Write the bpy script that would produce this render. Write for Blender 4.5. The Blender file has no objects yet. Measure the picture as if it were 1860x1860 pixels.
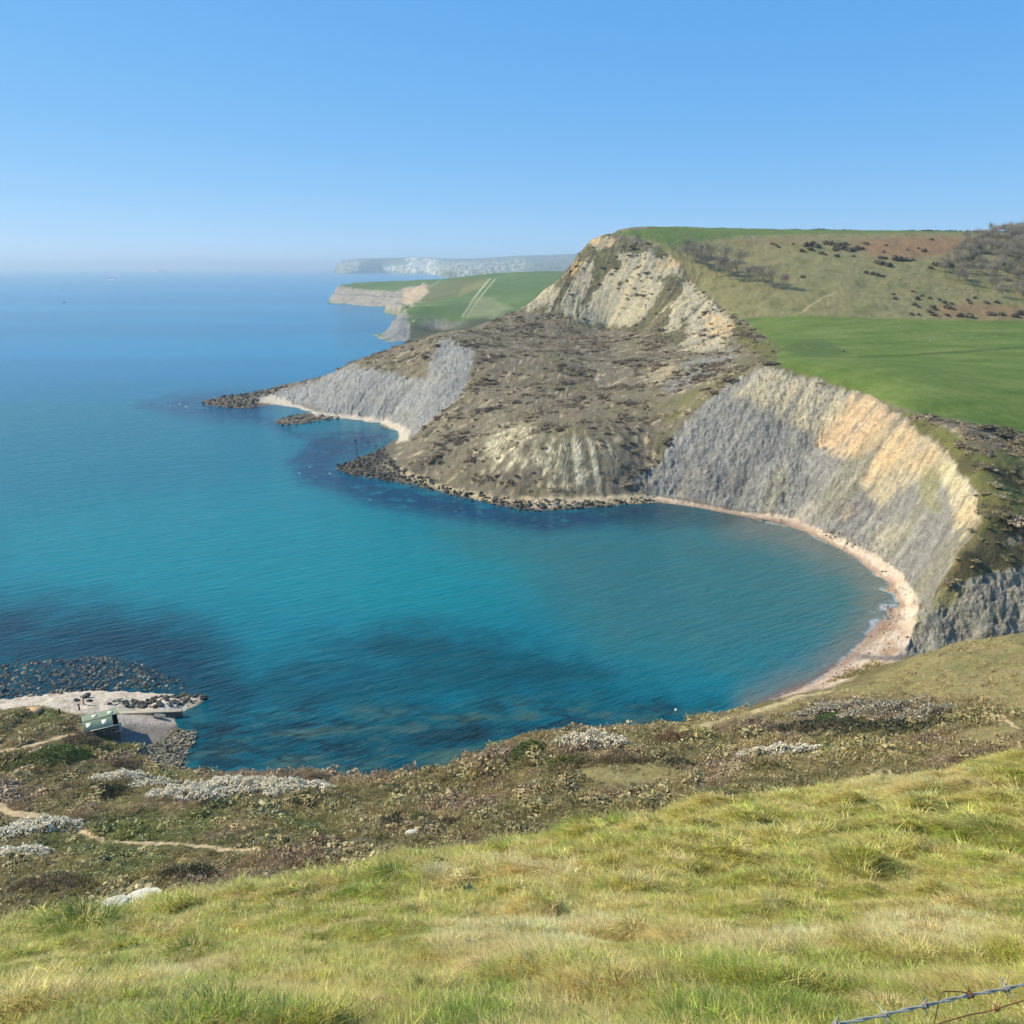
import bpy, math, random
import numpy as np
from mathutils import Vector, Matrix, Euler
rng = np.random.default_rng(7)
random.seed(7)
R = math.radians
S = bpy.context.scene
COL = S.collection

# ------------------------------------------------------------------ camera
H = 110.0; F = 1500.0; CX = CY = 930.0
PITCH = math.atan(445.0 / F)
CP, SP = math.cos(PITCH), math.sin(PITCH)
cam_d = bpy.data.cameras.new('camera'); cam = bpy.data.objects.new('camera', cam_d); COL.objects.link(cam)
cam_d.sensor_width = 36; cam_d.lens = 36 * F / 1860; cam_d.clip_start = 0.05; cam_d.clip_end = 120000
cam.location = (0, 0, H); cam.rotation_euler = (math.pi / 2 - PITCH, 0, 0)
S.camera = cam

def ray(u, v):
    a = (u - CX) / F; b = (CY - v) / F
    return a, CP + b * SP, -SP + b * CP
def P(u, v, z):                    # where the line of sight through a photo pixel meets height z
    a, dy, dz = ray(u, v); s = (z - H) / dz
    return (a * s, dy * s, z)
def PY(u, v, Y):                   # ... or ground distance Y
    a, dy, dz = ray(u, v); s = Y / dy
    return (a * s, Y, H + dz * s)
def proj(x, y, z):
    zz = z - H
    d = y * CP - zz * SP; up = y * SP + zz * CP
    d = np.where(np.abs(d) < 1e-6, 1e-6, d)
    U = CX + F * x / d; V = CY - F * up / d
    return np.where(d > 0, U, -9e5), np.where(d > 0, V, 9e5)

# ------------------------------------------------------------------ noise tools
_perm = rng.permutation(1024)
_ga = rng.random(1024) * 2 * np.pi
_gx, _gy = np.cos(_ga).astype(np.float32), np.sin(_ga).astype(np.float32)
def perlin(x, y, seed=0):
    x = np.asarray(x, np.float64) + seed * 37.17; y = np.asarray(y, np.float64) + seed * 91.7
    xi = np.floor(x).astype(np.int64); yi = np.floor(y).astype(np.int64)
    fx = (x - xi).astype(np.float32); fy = (y - yi).astype(np.float32)
    u = fx * fx * fx * (fx * (fx * 6 - 15) + 10); w = fy * fy * fy * (fy * (fy * 6 - 15) + 10)
    def g(ix, iy, dx, dy):
        h = _perm[(_perm[ix & 1023] + iy) & 1023]
        return _gx[h] * dx + _gy[h] * dy
    n00 = g(xi, yi, fx, fy); n10 = g(xi + 1, yi, fx - 1, fy)
    n01 = g(xi, yi + 1, fx, fy - 1); n11 = g(xi + 1, yi + 1, fx - 1, fy - 1)
    return (n00 + u * (n10 - n00)) * (1 - w) + (n01 + u * (n11 - n01)) * w
def fbm(x, y, sc, octv=4, seed=0, gain=.5):
    t = 0; a = 1; f = 1 / sc; m = 0
    for o in range(octv):
        t = t + a * perlin(x * f, y * f, seed + o * 5); m += a * a; a *= gain; f *= 2.03
    return t / math.sqrt(m) * 1.9          # about unit spread
def ss(e0, e1, x):
    t = np.clip((x - e0) / (e1 - e0), 0, 1); return t * t * (3 - 2 * t)
def poly_mask(U, V, pts, soft=6.0):
    pts = np.array(pts, float); out = np.zeros(U.shape, np.float32)
    lo = pts.min(0) - 3 * soft; hi = pts.max(0) + 3 * soft
    sel = (U > lo[0]) & (U < hi[0]) & (V > lo[1]) & (V < hi[1])
    if not sel.any(): return out
    x = U[sel]; y = V[sel]
    d2 = np.full(x.shape, 1e18); ins = np.zeros(x.shape, bool); n = len(pts)
    for i in range(n):
        ax, ay = pts[i]; bx, by = pts[(i + 1) % n]
        ex, ey = bx - ax, by - ay; wx, wy = x - ax, y - ay
        t = np.clip((wx * ex + wy * ey) / (ex * ex + ey * ey + 1e-12), 0, 1)
        d2 = np.minimum(d2, (wx - ex * t) ** 2 + (wy - ey * t) ** 2)
        c = ((ay > y) != (by > y))
        if ey != 0: ins ^= c & (x < ex * (y - ay) / ey + ax)
    sd = np.sqrt(d2) * np.where(ins, 1, -1)
    out[sel] = ss(-soft, soft, sd); return out
def line_dist(U, V, pts):
    d2 = np.full(U.shape, 1e18)
    for (ax, ay), (bx, by) in zip(pts[:-1], pts[1:]):
        ex, ey = bx - ax, by - ay; wx, wy = U - ax, V - ay
        t = np.clip((wx * ex + wy * ey) / (ex * ex + ey * ey + 1e-12), 0, 1)
        d2 = np.minimum(d2, (wx - ex * t) ** 2 + (wy - ey * t) ** 2)
    return np.sqrt(d2)
def lin(r, g, b, k=1.0):
    c = np.array([r, g, b], float) / 255
    return np.where(c <= .04045, c / 12.92, ((c + .055) / 1.055) ** 2.4) * k * np.array((1.03, .97, .78))
def linw(r, g, b): return lin(r, g, b) / np.array((1.03, .97, .78))
def mixc(c, new, m):
    m = np.asarray(m)[..., None]; return c * (1 - m) + np.asarray(new) * m
def dens(pts, step):
    out = []
    for a, b in zip(pts[:-1], pts[1:]):
        n = max(1, int(math.hypot(b[0] - a[0], b[1] - a[1]) / step))
        for i in range(n):
            t = i / n; out.append(tuple(a[k] * (1 - t) + b[k] * t for k in range(len(a))))
    out.append(tuple(pts[-1])); return out

# ------------------------------------------------------------------ mesh / object tools
def mesh_np(name, V, Fc, mat=None, smooth=True, attrs=None):
    V = np.asarray(V, np.float32).reshape(-1, 3); Fc = np.asarray(Fc, np.int32); k = Fc.shape[1]
    me = bpy.data.meshes.new(name)
    me.vertices.add(len(V)); me.vertices.foreach_set('co', V.ravel())
    me.loops.add(Fc.size); me.loops.foreach_set('vertex_index', Fc.ravel())
    me.polygons.add(len(Fc)); me.polygons.foreach_set('loop_start', np.arange(0, Fc.size, k, dtype=np.int32))
    me.polygons.foreach_set('loop_total', np.full(len(Fc), k, np.int32))
    if smooth: me.polygons.foreach_set('use_smooth', np.ones(len(Fc), bool))
    me.update(calc_edges=True)
    for an, (ty, dat) in (attrs or {}).items():
        at = me.attributes.new(an, ty, 'POINT')
        at.data.foreach_set('color' if ty == 'FLOAT_COLOR' else 'vector' if ty == 'FLOAT_VECTOR' else 'value', np.asarray(dat, np.float32).ravel() if ty != 'INT' else np.asarray(dat, np.int32).ravel())
    if mat: me.materials.append(mat)
    return me
def obj(name, me, parent=None, loc=None, rot=None, scale=None):
    o = bpy.data.objects.new(name, me); COL.objects.link(o)
    if parent: o.parent = parent
    if loc is not None: o.location = loc
    if rot is not None: o.rotation_euler = rot
    if scale is not None: o.scale = scale if hasattr(scale, '__len__') else (scale,) * 3
    return o
def tag(o, label=None, cat=None, group=None, kind=None):
    if label: o['label'] = label
    if cat: o['category'] = cat
    if group: o['group'] = group
    if kind: o['kind'] = kind
    return o
def rgba(c): return np.concatenate([c, np.ones(c.shape[:-1] + (1,))], -1)

# ------------------------------------------------------------------ material tools
def new_mat(name):
    m = bpy.data.materials.new(name); m.use_nodes = True
    nt = m.node_tree; nt.nodes.clear()
    out = nt.nodes.new('ShaderNodeOutputMaterial'); return m, nt, out
def N(nt, t, **kw):
    n = nt.nodes.new(t)
    for k, v in kw.items():
        if k.startswith('i_'):
            key = k[2:]; n.inputs[int(key) if key.isdigit() else key].default_value = v
        else: setattr(n, k, v)
    return n
def math_n(nt, op, a, b=None, clamp=False):
    n = nt.nodes.new('ShaderNodeMath'); n.operation = op; n.use_clamp = clamp
    for i, x in enumerate((a, b)):
        if x is None: continue
        if isinstance(x, (int, float)): n.inputs[i].default_value = x
        else: nt.links.new(x, n.inputs[i])
    return n.outputs[0]
def vmul(nt, col, fac):
    n = nt.nodes.new('ShaderNodeVectorMath'); n.operation = 'SCALE'
    nt.links.new(col, n.inputs[0]); nt.links.new(fac, n.inputs['Scale']); return n.outputs[0]
def noise_n(nt, vec, scale, detail=4, rough=.55):
    n = N(nt, 'ShaderNodeTexNoise'); n.inputs['Scale'].default_value = scale
    n.inputs['Detail'].default_value = detail; n.inputs['Roughness'].default_value = rough
    nt.links.new(vec, n.inputs['Vector']); return n.outputs[0]

def attr_ground_mat(name, scales, amt, bump, bscale, rough=.92):
    """painted attribute colour broken up by fine procedural noise, with bump"""
    m, nt, out = new_mat(name); L = nt.links.new
    at = N(nt, 'ShaderNodeAttribute', attribute_name='col')
    geo = N(nt, 'ShaderNodeNewGeometry'); pos = geo.outputs['Position']
    f = None
    for sc, a in zip(scales, amt):
        x = math_n(nt, 'MULTIPLY', math_n(nt, 'SUBTRACT', noise_n(nt, pos, sc, 5, .6), .5), a)
        f = x if f is None else math_n(nt, 'ADD', f, x)
    f = math_n(nt, 'MAXIMUM', math_n(nt, 'ADD', f, 1.0), .15)
    c = vmul(nt, at.outputs['Color'], f)
    b = N(nt, 'ShaderNodeBsdfPrincipled'); b.inputs['Roughness'].default_value = rough
    b.inputs['Specular IOR Level'].default_value = .15
    L(c, b.inputs['Base Color'])
    bp = N(nt, 'ShaderNodeBump'); bp.inputs['Strength'].default_value = 1; bp.inputs['Distance'].default_value = bump
    L(noise_n(nt, pos, bscale, 6, .65), bp.inputs['Height']); L(bp.outputs[0], b.inputs['Normal'])
    L(b.outputs[0], out.inputs[0]); return m

def leaf_mat(name, color=None, transl=.25, var=.5, rough=.7, attr_mode=None):
    """leaves, twigs and blades: colour fixed, from the mesh or from the instancer, varied leaf by leaf"""
    m, nt, out = new_mat(name); L = nt.links.new
    if attr_mode:
        at = N(nt, 'ShaderNodeAttribute', attribute_name='col'); at.attribute_type = attr_mode; c = at.outputs['Color']
    else:
        rg = N(nt, 'ShaderNodeRGB'); rg.outputs[0].default_value = (*color, 1); c = rg.outputs[0]
    tv = N(nt, 'ShaderNodeAttribute', attribute_name='tint')
    f = math_n(nt, 'ADD', math_n(nt, 'MULTIPLY', tv.outputs['Fac'], var), 1 - var * .5)
    c = vmul(nt, c, f)
    d = N(nt, 'ShaderNodeBsdfDiffuse'); L(c, d.inputs[0])
    t = N(nt, 'ShaderNodeBsdfTranslucent'); L(c, t.inputs[0])
    g = N(nt, 'ShaderNodeBsdfGlossy'); g.inputs['Roughness'].default_value = .5; g.inputs[0].default_value = (1, 1, 1, 1)
    mx = N(nt, 'ShaderNodeMixShader'); mx.inputs[0].default_value = transl; L(d.outputs[0], mx.inputs[1]); L(t.outputs[0], mx.inputs[2])
    m2 = N(nt, 'ShaderNodeMixShader'); m2.inputs[0].default_value = .03; L(mx.outputs[0], m2.inputs[1]); L(g.outputs[0], m2.inputs[2])
    L(m2.outputs[0], out.inputs[0]); return m

def plain_mat(name, color, rough=.8, nscale=3.0, namt=.4, bump=.02, bscale=8.0, metal=0.0, spec=.3):
    m, nt, out = new_mat(name); L = nt.links.new
    tc = N(nt, 'ShaderNodeTexCoord'); pos = tc.outputs['Object']
    oi = N(nt, 'ShaderNodeObjectInfo')
    f = math_n(nt, 'ADD', math_n(nt, 'MULTIPLY', math_n(nt, 'SUBTRACT', noise_n(nt, pos, nscale, 5), .5), namt * 2), .85)
    f = math_n(nt, 'ADD', f, math_n(nt, 'MULTIPLY', oi.outputs['Random'], .3))
    rg = N(nt, 'ShaderNodeRGB'); rg.outputs[0].default_value = (*color, 1)
    b = N(nt, 'ShaderNodeBsdfPrincipled'); b.inputs['Roughness'].default_value = rough
    b.inputs['Metallic'].default_value = metal; b.inputs['Specular IOR Level'].default_value = spec
    L(vmul(nt, rg.outputs[0], f), b.inputs['Base Color'])
    bp = N(nt, 'ShaderNodeBump'); bp.inputs['Distance'].default_value = bump
    L(noise_n(nt, pos, bscale, 5, .65), bp.inputs['Height']); L(bp.outputs[0], b.inputs['Normal'])
    L(b.outputs[0], out.inputs[0]); return m

# ------------------------------------------------------------------ light, sky, air
SUN_EL, SUN_AZ = R(39), R(-77)           # azimuth measured from +Y towards +X
sd = Vector((math.sin(SUN_AZ) * math.cos(SUN_EL), math.cos(SUN_AZ) * math.cos(SUN_EL), math.sin(SUN_EL)))
w = bpy.data.worlds.new('World'); S.world = w; w.use_nodes = True
nt = w.node_tree; nt.nodes.clear()
sky = N(nt, 'ShaderNodeTexSky'); sky.sky_type = 'NISHITA'; sky.sun_disc = False
sky.sun_elevation = SUN_EL; sky.sun_rotation = SUN_AZ; sky.altitude = 100
sky.air_density = 0.4; sky.dust_density = 0.0; sky.ozone_density = 1.0
bg = N(nt, 'ShaderNodeBackground'); bg.inputs[1].default_value = 0.14
wo = N(nt, 'ShaderNodeOutputWorld'); sp_ = nt.nodes.new('ShaderNodeSeparateColor'); cb_ = nt.nodes.new('ShaderNodeCombineColor'); nt.links.new(sky.outputs[0], sp_.inputs[0])
for i_, (g_, a_) in enumerate(((.78, .66), (.40, 1.62), (.15, 3.45))):     # the deep even blue of the photograph's sky
    nt.links.new(math_n(nt, 'MULTIPLY', math_n(nt, 'POWER', sp_.outputs[i_], g_), a_), cb_.inputs[i_])
nt.links.new(cb_.outputs[0], bg.inputs[0]); nt.links.new(bg.outputs[0], wo.inputs[0])
sl = bpy.data.lights.new('sun', 'SUN'); sl.energy = 3.6; sl.angle = R(.53); sl.color = (1, .93, .80)
so = bpy.data.objects.new('sun', sl); COL.objects.link(so); so.rotation_euler = sd.to_track_quat('Z', 'Y').to_euler(); so.location = (-200, 100, 400)
S.view_settings.view_transform = 'Standard'; S.view_settings.look = 'None'; S.view_settings.exposure = 0.6; S.view_settings.gamma = 1
S.render.engine = 'CYCLES'; S.cycles.use_denoising = True
try: S.cycles.denoiser = 'OPENIMAGEDENOISE'
except Exception: pass
S.cycles.max_bounces = 5; S.cycles.diffuse_bounces = 2; S.cycles.glossy_bounces = 2; S.cycles.transmission_bounces = 2
S.cycles.volume_bounces = 0; S.cycles.transparent_max_bounces = 6
S.cycles.use_adaptive_sampling = True; S.cycles.adaptive_threshold = .015
S.cycles.sample_clamp_indirect = 6

HAZE_D = 6.8e-5
def build_haze():
    m, nt, out = new_mat('haze_air')
    pv = N(nt, 'ShaderNodeVolumePrincipled'); pv.inputs['Density'].default_value = HAZE_D
    pv.inputs['Color'].default_value = (.74, .91, 1.0, 1); pv.inputs['Anisotropy'].default_value = .2
    nt.links.new(pv.outputs[0], out.inputs['Volume'])
    X, Y0, Y1, Z0, Z1 = 66000, -1500, 66000, -31, 330
    V = [(x, y, z) for z in (Z0, Z1) for y in (Y0, Y1) for x in (-X, X)]
    Fq = [(0, 2, 3, 1), (4, 5, 7, 6), (0, 1, 5, 4), (2, 6, 7, 3), (0, 4, 6, 2), (1, 3, 7, 5)]
    tag(obj('haze', mesh_np('haze', V, Fq, m, smooth=False)), 'thin pale blue sea haze softening the far coast', 'haze', kind='stuff')
build_haze()

# ------------------------------------------------------------------ the lie of the land: measured points
ctrl = []
def cz(*t):
    for u, v, z in t: ctrl.append(P(u, v, z))
def cy(*t):
    for u, v, Y in t: ctrl.append(PY(u, v, Y))
def cx(*t): ctrl.extend(t)

SHORE_NEAR = [(-160, 1290), (0, 1272), (60, 1264), (150, 1254), (240, 1256), (330, 1263), (378, 1263), (368, 1276), (335, 1292), (318, 1312), (330, 1326), (356, 1328), (352, 1352), (336, 1376), (346, 1396), (420, 1414), (560, 1410), (700, 1420), (790, 1410), (860, 1380), (950, 1342), (1040, 1336), (1130, 1342), (1200, 1330), (1300, 1303), (1380, 1283)]
SHORE_BAY = [(1380, 1283), (1430, 1260), (1480, 1239), (1512, 1215), (1541, 1190), (1570, 1160), (1590, 1130), (1602, 1100), (1601, 1070), (1589, 1045), (1560, 1018), (1530, 1000), (1500, 985), (1460, 965), (1420, 953), (1380, 945), (1340, 937), (1290, 927), (1240, 918), (1190, 913)]
SHORE_HEAD = [(1190, 913), (1130, 916), (1080, 921), (1020, 926), (960, 927), (900, 916), (840, 902), (760, 882), (690, 869), (640, 862), (608, 850), (640, 836), (690, 816), (715, 800), (724, 790), (712, 780), (690, 771), (640, 763), (600, 761), (565, 766), (520, 772), (500, 764), (530, 755), (568, 748), (545, 742), (500, 735), (440, 742), (375, 736), (368, 728), (400, 722), (450, 715), (500, 703)]
for q in dens(SHORE_NEAR, 22) + dens(SHORE_BAY, 16) + dens(SHORE_HEAD, 14): cz((q[0], q[1], 0.0))
cx((-226, 800, 0), (-190, 850, 0), (-130, 915, 0), (-60, 985, 0), (20, 1050, 0), (80, 1130, 0), (100, 1250, 0), (60, 1400, 0), (40, 1700, 0))
# seabed
for u, v in [(-150, 1200), (420, 1265), (385, 1310), (400, 1350), (400, 1385), (550, 1385), (700, 1385), (800, 1370), (880, 1330), (1000, 1305), (1150, 1310), (1280, 1280), (1400, 1235), (1480, 1190), (1530, 1130), (1550, 1080), (1530, 1040), (1470, 1000), (1380, 975), (1280, 955), (1180, 940), (1080, 950), (950, 960), (830, 930), (720, 905), (620, 885), (560, 850), (600, 820), (660, 790), (640, 780), (560, 790), (460, 785), (440, 760), (340, 745), (330, 720), (420, 700)]:
    x, y, z = P(u, v, 0); ctrl.append((x, y, -2.2))
for u, v in [(300, 1000), (700, 1000), (1100, 1050), (900, 1200), (400, 1150), (100, 1080), (1350, 1100), (200, 850), (100, 720), (400, 660), (200, 620), (560, 620)]:
    x, y, z = P(u, v, 0); ctrl.append((x, y, -7))
cx((-300, 900, -6), (-200, 1000, -6), (-100, 1100, -6), (-20, 1250, -6), (-80, 1500, -6), (-500, 1000, -8), (-300, 300, -7), (-250, 180, -6))
for u, v, z in ((-100, 1235, -.3), (0, 1235, -.3), (120, 1225, -.3), (230, 1222, -.4), (310, 1238, -.5), (0, 1210, -.8), (120, 1200, -.8), (200, 1195, -.9), (290, 1215, -1.0), (0, 1180, -2.2), (150, 1170, -2.2), (300, 1185, -2.2), (370, 1225, -2)): cz((u, v, z))
# beach heads
for q in dens([(1400, 1272, 2.2), (1480, 1248, 2.6), (1540, 1224, 2.6), (1600, 1208, 2.6), (1645, 1192, 2.6), (1660, 1140, 2.6), (1667, 1092, 2.6), (1640, 1046, 2.6), (1590, 1008, 2.4), (1530, 984, 1.6), (1490, 961, 1.7), (1440, 940, 1.5), (1380, 933, 1.0), (1340, 929, .8), (1270, 915, .8), (1190, 904, .8)], 22): cz(q)
for q in dens([(1130, 906, 1.2), (1080, 908, 1.6), (1000, 906, 2.4), (900, 902, 1.6), (830, 888, 1.5), (760, 867, 1.8), (705, 850, 2.2), (722, 822, 1.6), (738, 792, 1.5), (730, 780, 1.0), (700, 763, 1.0), (640, 754, 1.2), (580, 750, 1.4), (545, 736, .8), (480, 724, 1.2)], 24): cz(q)
cz((470, 722, 2.5), (420, 728, 1), (530, 763, .8), (650, 845, 1.2), (700, 832, 1.5))
# bay cliff edge
for q in dens([PY(1390, 664, 440), PY(1480, 689, 415), PY(1560, 712, 395), PY(1600, 729, 375), PY(1660, 774, 335), PY(1720, 820, 300), PY(1762, 880, 272), PY(1780, 940, 252), PY(1745, 1000, 243), PY(1718, 1042, 240), PY(1690, 1110, 232), PY(1655, 1188, 219)], 12): ctrl.append(q)
for q in dens([PY(1390, 664, 440), PY(1290, 722, 438), PY(1225, 792, 424), PY(1208, 832, 411), PY(1180, 880, 399)], 14): ctrl.append(q)
# mid bay cliff (slightly hollow)
for u, v, Y in [(1320, 800, 408), (1420, 800, 395), (1500, 800, 388), (1580, 850, 345), (1640, 900, 315), (1690, 960, 282), (1280, 860, 392), (1400, 870, 376), (1500, 890, 358), (1560, 930, 335), (1620, 990, 305), (1670, 1030, 275)]: cy((u, v, Y))
# near right gully and its grey cliff
cy((1745, 1052, 238), (1800, 1040, 240), (1860, 1034, 241), (1960, 1020, 242), (1750, 1160, 226), (1860, 1152, 226), (1960, 1140, 226), (1800, 1100, 231), (1900, 1090, 232))
cx((112, 207, 2.5), (125, 206, 3), (150, 206, 4), (185, 207, 5))
cy((1860, 900, 270), (1860, 960, 250), (1820, 1000, 244), (2000, 900, 268), (1850, 830, 300), (1800, 800, 315))
# fields and hill
cy((1405, 655, 458), (1370, 618, 545), (1330, 580, 660), (1260, 520, 770), (1220, 470, 830), (1200, 445, 855), (1160, 430, 880))
cy((1860, 785, 335), (1700, 755, 350), (1860, 680, 440), (1860, 583, 640), (1600, 578, 640), (1600, 650, 480), (1380, 582, 650), (1480, 577, 645), (1720, 580, 640), (1480, 640, 500), (2050, 680, 440), (2050, 583, 640), (2100, 800, 335))
cy((1500, 500, 755), (1650, 500, 755), (1500, 424, 915), (1650, 424, 915), (1320, 470, 838), (1320, 540, 725), (1400, 520, 735), (1860, 520, 730), (1860, 435, 890), (1860, 424, 1000), (1200, 430, 885), (1340, 430, 900), (1500, 418, 1050), (1650, 420, 1050), (1200, 416, 1050), (1340, 416, 1050), (1120, 420.5, 950), (1150, 418, 1010), (1160, 418.5, 975), (1200, 417.5, 980), (1250, 417.5, 985), (1320, 417.5, 985), (1400, 418, 985), (1480, 419, 985), (1560, 420, 985), (2100, 430, 950), (2100, 520, 730))
cx((150, 1400, 140), (400, 1400, 140), (700, 1400, 140), (1000, 1400, 140), (150, 1900, 60), (500, 1900, 60), (1000, 1900, 60), (1000, 900, 130), (900, 600, 70), (700, 330, 45))
# the peak and its cliff
cy((1075, 434, 892), (1100, 427, 892), (1130, 424, 890), (1052, 462, 885), (1030, 490, 880), (990, 525, 866), (950, 556, 850), (915, 574, 835), (880, 586, 820))
cy((1100, 600, 795), (1100, 550, 818), (1100, 500, 843), (1100, 455, 868), (1040, 580, 800), (1170, 600, 752), (1160, 550, 785), (1160, 500, 815), (1180, 465, 838), (1220, 560, 740), (1210, 515, 785), (1240, 610, 665), (1280, 590, 690), (1300, 630, 590), (1330, 640, 552), (990, 575, 815))
cx((60, 985, 60), (92, 1010, 95), (120, 1090, 105), (10, 900, 35), (-40, 880, 25))
# undercliff
cz((760, 840, 7), (800, 800, 14), (850, 760, 21), (900, 700, 33), (950, 640, 46), (1000, 700, 36), (1000, 760, 27), (1000, 640, 50), (900, 790, 19), (960, 800, 23), (1040, 795, 25), (1120, 780, 27), (870, 850, 9), (960, 870, 8), (1060, 850, 13), (1120, 845, 14), (1180, 850, 12), (800, 850, 6), (780, 865, 5))
cy((1250, 640, 600), (1200, 700, 505), (1150, 760, 450), (1180, 660, 572), (1100, 650, 640), (1100, 700, 545), (1060, 620, 715), (960, 600, 770), (1270, 680, 505), (1320, 670, 500), (1230, 740, 455))
cy((560, 697, 745), (610, 674, 745), (650, 655, 730), (720, 630, 762), (760, 618, 750), (800, 604, 735), (690, 671, 665), (770, 685, 616), (802, 617, 684), (862, 640, 620), (832, 720, 556), (750, 650, 690), (840, 600, 750), (880, 640, 640), (890, 610, 745))
cy((700, 720, 620), (640, 720, 645), (790, 700, 592), (770, 740, 575), (580, 725, 672))
# terrace below the camera
cz((420, 1408, 9), (560, 1404, 11), (700, 1414, 10), (790, 1404, 12), (870, 1372, 16), (950, 1336, 20), (1040, 1332, 21), (1130, 1336, 21), (1200, 1324, 19), (1300, 1298, 15), (1390, 1274, 8), (1480, 1254, 6), (1560, 1238, 8), (1650, 1197, 11), (1740, 1166, 18), (1860, 1152, 24), (2000, 1140, 28))
cz((1700, 1250, 27), (1860, 1250, 34), (1500, 1300, 20), (1550, 1330, 26), (1300, 1380, 27), (1700, 1350, 36), (1860, 1330, 42), (1100, 1420, 28), (1400, 1430, 38), (800, 1450, 18), (600, 1500, 24), (1000, 1480, 32), (1200, 1470, 38), (300, 1430, 13), (300, 1500, 21), (100, 1480, 17), (0, 1530, 23), (300, 1560, 30), (0, 1640, 34), (600, 1560, 34), (100, 1400, 10), (0, 1330, 5), (0, 1400, 9), (-200, 1480, 17), (-200, 1350, 6), (450, 1460, 17), (640, 1440, 15), (900, 1420, 19), (1600, 1230, 14), (1450, 1290, 13))
# slipway, quay and spit
cz((120, 1306, 3.5), (165, 1316, 4), (215, 1310, 2.5), (240, 1320, 1.8), (300, 1300, .5), (280, 1330, 1.2), (230, 1350, 2), (250, 1365, 2), (205, 1345, 4), (180, 1345, 6), (300, 1275, 1.6), (200, 1270, 1.6), (100, 1275, 1.8), (30, 1285, 2.2), (250, 1290, 1.0), (300, 1360, 1.0), (290, 1385, 1.5), (330, 1340, .8), (230, 1385, 7), (320, 1402, 3))
# grass slope
cy((0, 1860, 4.0), (930, 1860, 3.2), (1860, 1860, 3.0), (930, 1700, 6.3), (930, 1600, 10.3), (0, 1760, 7.5), (1860, 1600, 9), (1860, 1480, 16), (1400, 1500, 14.5), (500, 1720, 7.0), (1400, 1700, 6.0), (500, 1650, 10.2))
BROW = [(-100, 1702, 12.5), (0, 1690, 13), (150, 1662, 13), (300, 1632, 13.5), (400, 1611, 14), (620, 1576, 15), (800, 1541, 16), (930, 1520, 17), (1100, 1492, 19), (1250, 1465, 21), (1400, 1439, 23), (1600, 1412, 25), (1750, 1394, 27), (1860, 1380, 28), (2000, 1365, 29)]
for u, v, Y in BROW:
    v += 20
    cy((u, v, Y)); x, y, z = PY(u, v, Y)
    k = 1.35; ctrl.append((x * k, y * k, z - (.93 + .0) * (y * k - y) - 1.6))
cx((200, 150, 42), (300, 200, 60), (420, 300, 60), (150, 60, 72), (260, 80, 85), (110, 20, 98), (-60, 8, 82), (-110, 50, 12), (-200, 100, -6), (-160, 40, 5), (0, -20, 116), (40, -20, 122), (-40, -20, 106))
cx((0, 0, 108.3), (2, -4, 110.2), (-6, -2, 107.5), (6, 0, 109.3), (-40, 50, 50), (-15, 50, 54), (10, 50, 57), (40, 52, 62), (70, 50, 68), (-30, 72, 40), (5, 72, 45), (45, 75, 52), (90, 70, 62), (-60, 60, 40), (25, 0, 112), (-25, 0, 101), (60, 10, 110))
ctrl = np.array(ctrl, float)
# drop near-duplicates
keep = []
for i, p in enumerate(ctrl):
    if all((p[0] - ctrl[j][0]) ** 2 + (p[1] - ctrl[j][1]) ** 2 > (.02 + .004 * p[1]) ** 2 for j in keep): keep.append(i)
ctrl = ctrl[keep]

class RBF:
    def __init__(s, pts, c=1.2, lam=.0):
        s.p = pts[:, :2].copy(); n = len(pts); s.c2 = c * c
        d = s.p[:, None] - s.p[None]; A = np.sqrt((d ** 2).sum(-1) + s.c2)
        Q = np.concatenate([np.ones((n, 1)), s.p / 1000], 1)
        M = np.zeros((n + 3, n + 3)); M[:n, :n] = A - lam * np.eye(n); M[:n, n:] = Q; M[n:, :n] = Q.T
        s.w = np.linalg.solve(M, np.concatenate([pts[:, 2], np.zeros(3)]))
    def __call__(s, x, y):
        sh = np.shape(x); x = np.ravel(x).astype(float); y = np.ravel(y).astype(float); o = np.empty(x.shape)
        px, py = s.p[:, 0], s.p[:, 1]; wn = s.w[:-3]
        for i in range(0, len(x), 20000):
            X = x[i:i + 20000, None]; Yv = y[i:i + 20000, None]
            d = (X - px) ** 2; d += (Yv - py) ** 2; d += s.c2; np.sqrt(d, d)
            o[i:i + 20000] = d @ wn
        o = o + s.w[-3] + s.w[-2] * x / 1000 + s.w[-1] * y / 1000
        return o.reshape(sh)
base_h = RBF(ctrl, 1.2, .15)

# streaks that follow the fall line (gullies): noise smeared down the slope
GX0, GY0, GS = -330.0, 150.0, 1.25
gnx, gny = int(680 / GS), int(900 / GS)
gx, gy = np.meshgrid(GX0 + np.arange(gnx) * GS, GY0 + np.arange(gny) * GS)
GH = base_h(gx, gy)
def bil(A, x, y):
    fx = np.clip((x - GX0) / GS, 0, gnx - 1.001); fy = np.clip((y - GY0) / GS, 0, gny - 1.001)
    ix = fx.astype(np.int32); iy = fy.astype(np.int32); fx = fx - ix; fy = fy - iy
    return (A[iy, ix] * (1 - fx) + A[iy, ix + 1] * fx) * (1 - fy) + (A[iy + 1, ix] * (1 - fx) + A[iy + 1, ix + 1] * fx) * fy
def blur(A, n):
    for _ in range(n):
        A = (A + np.roll(A, 1, 0) + np.roll(A, -1, 0)) / 3; A = (A + np.roll(A, 1, 1) + np.roll(A, -1, 1)) / 3
    return A
_g = blur(GH, 12); _dy, _dx = np.gradient(_g, GS); _m = np.sqrt(_dx ** 2 + _dy ** 2) + 1e-4
GSLOPE = blur(np.hypot(*np.gradient(GH, GS)), 2)
_dx /= _m; _dy /= _m
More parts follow.
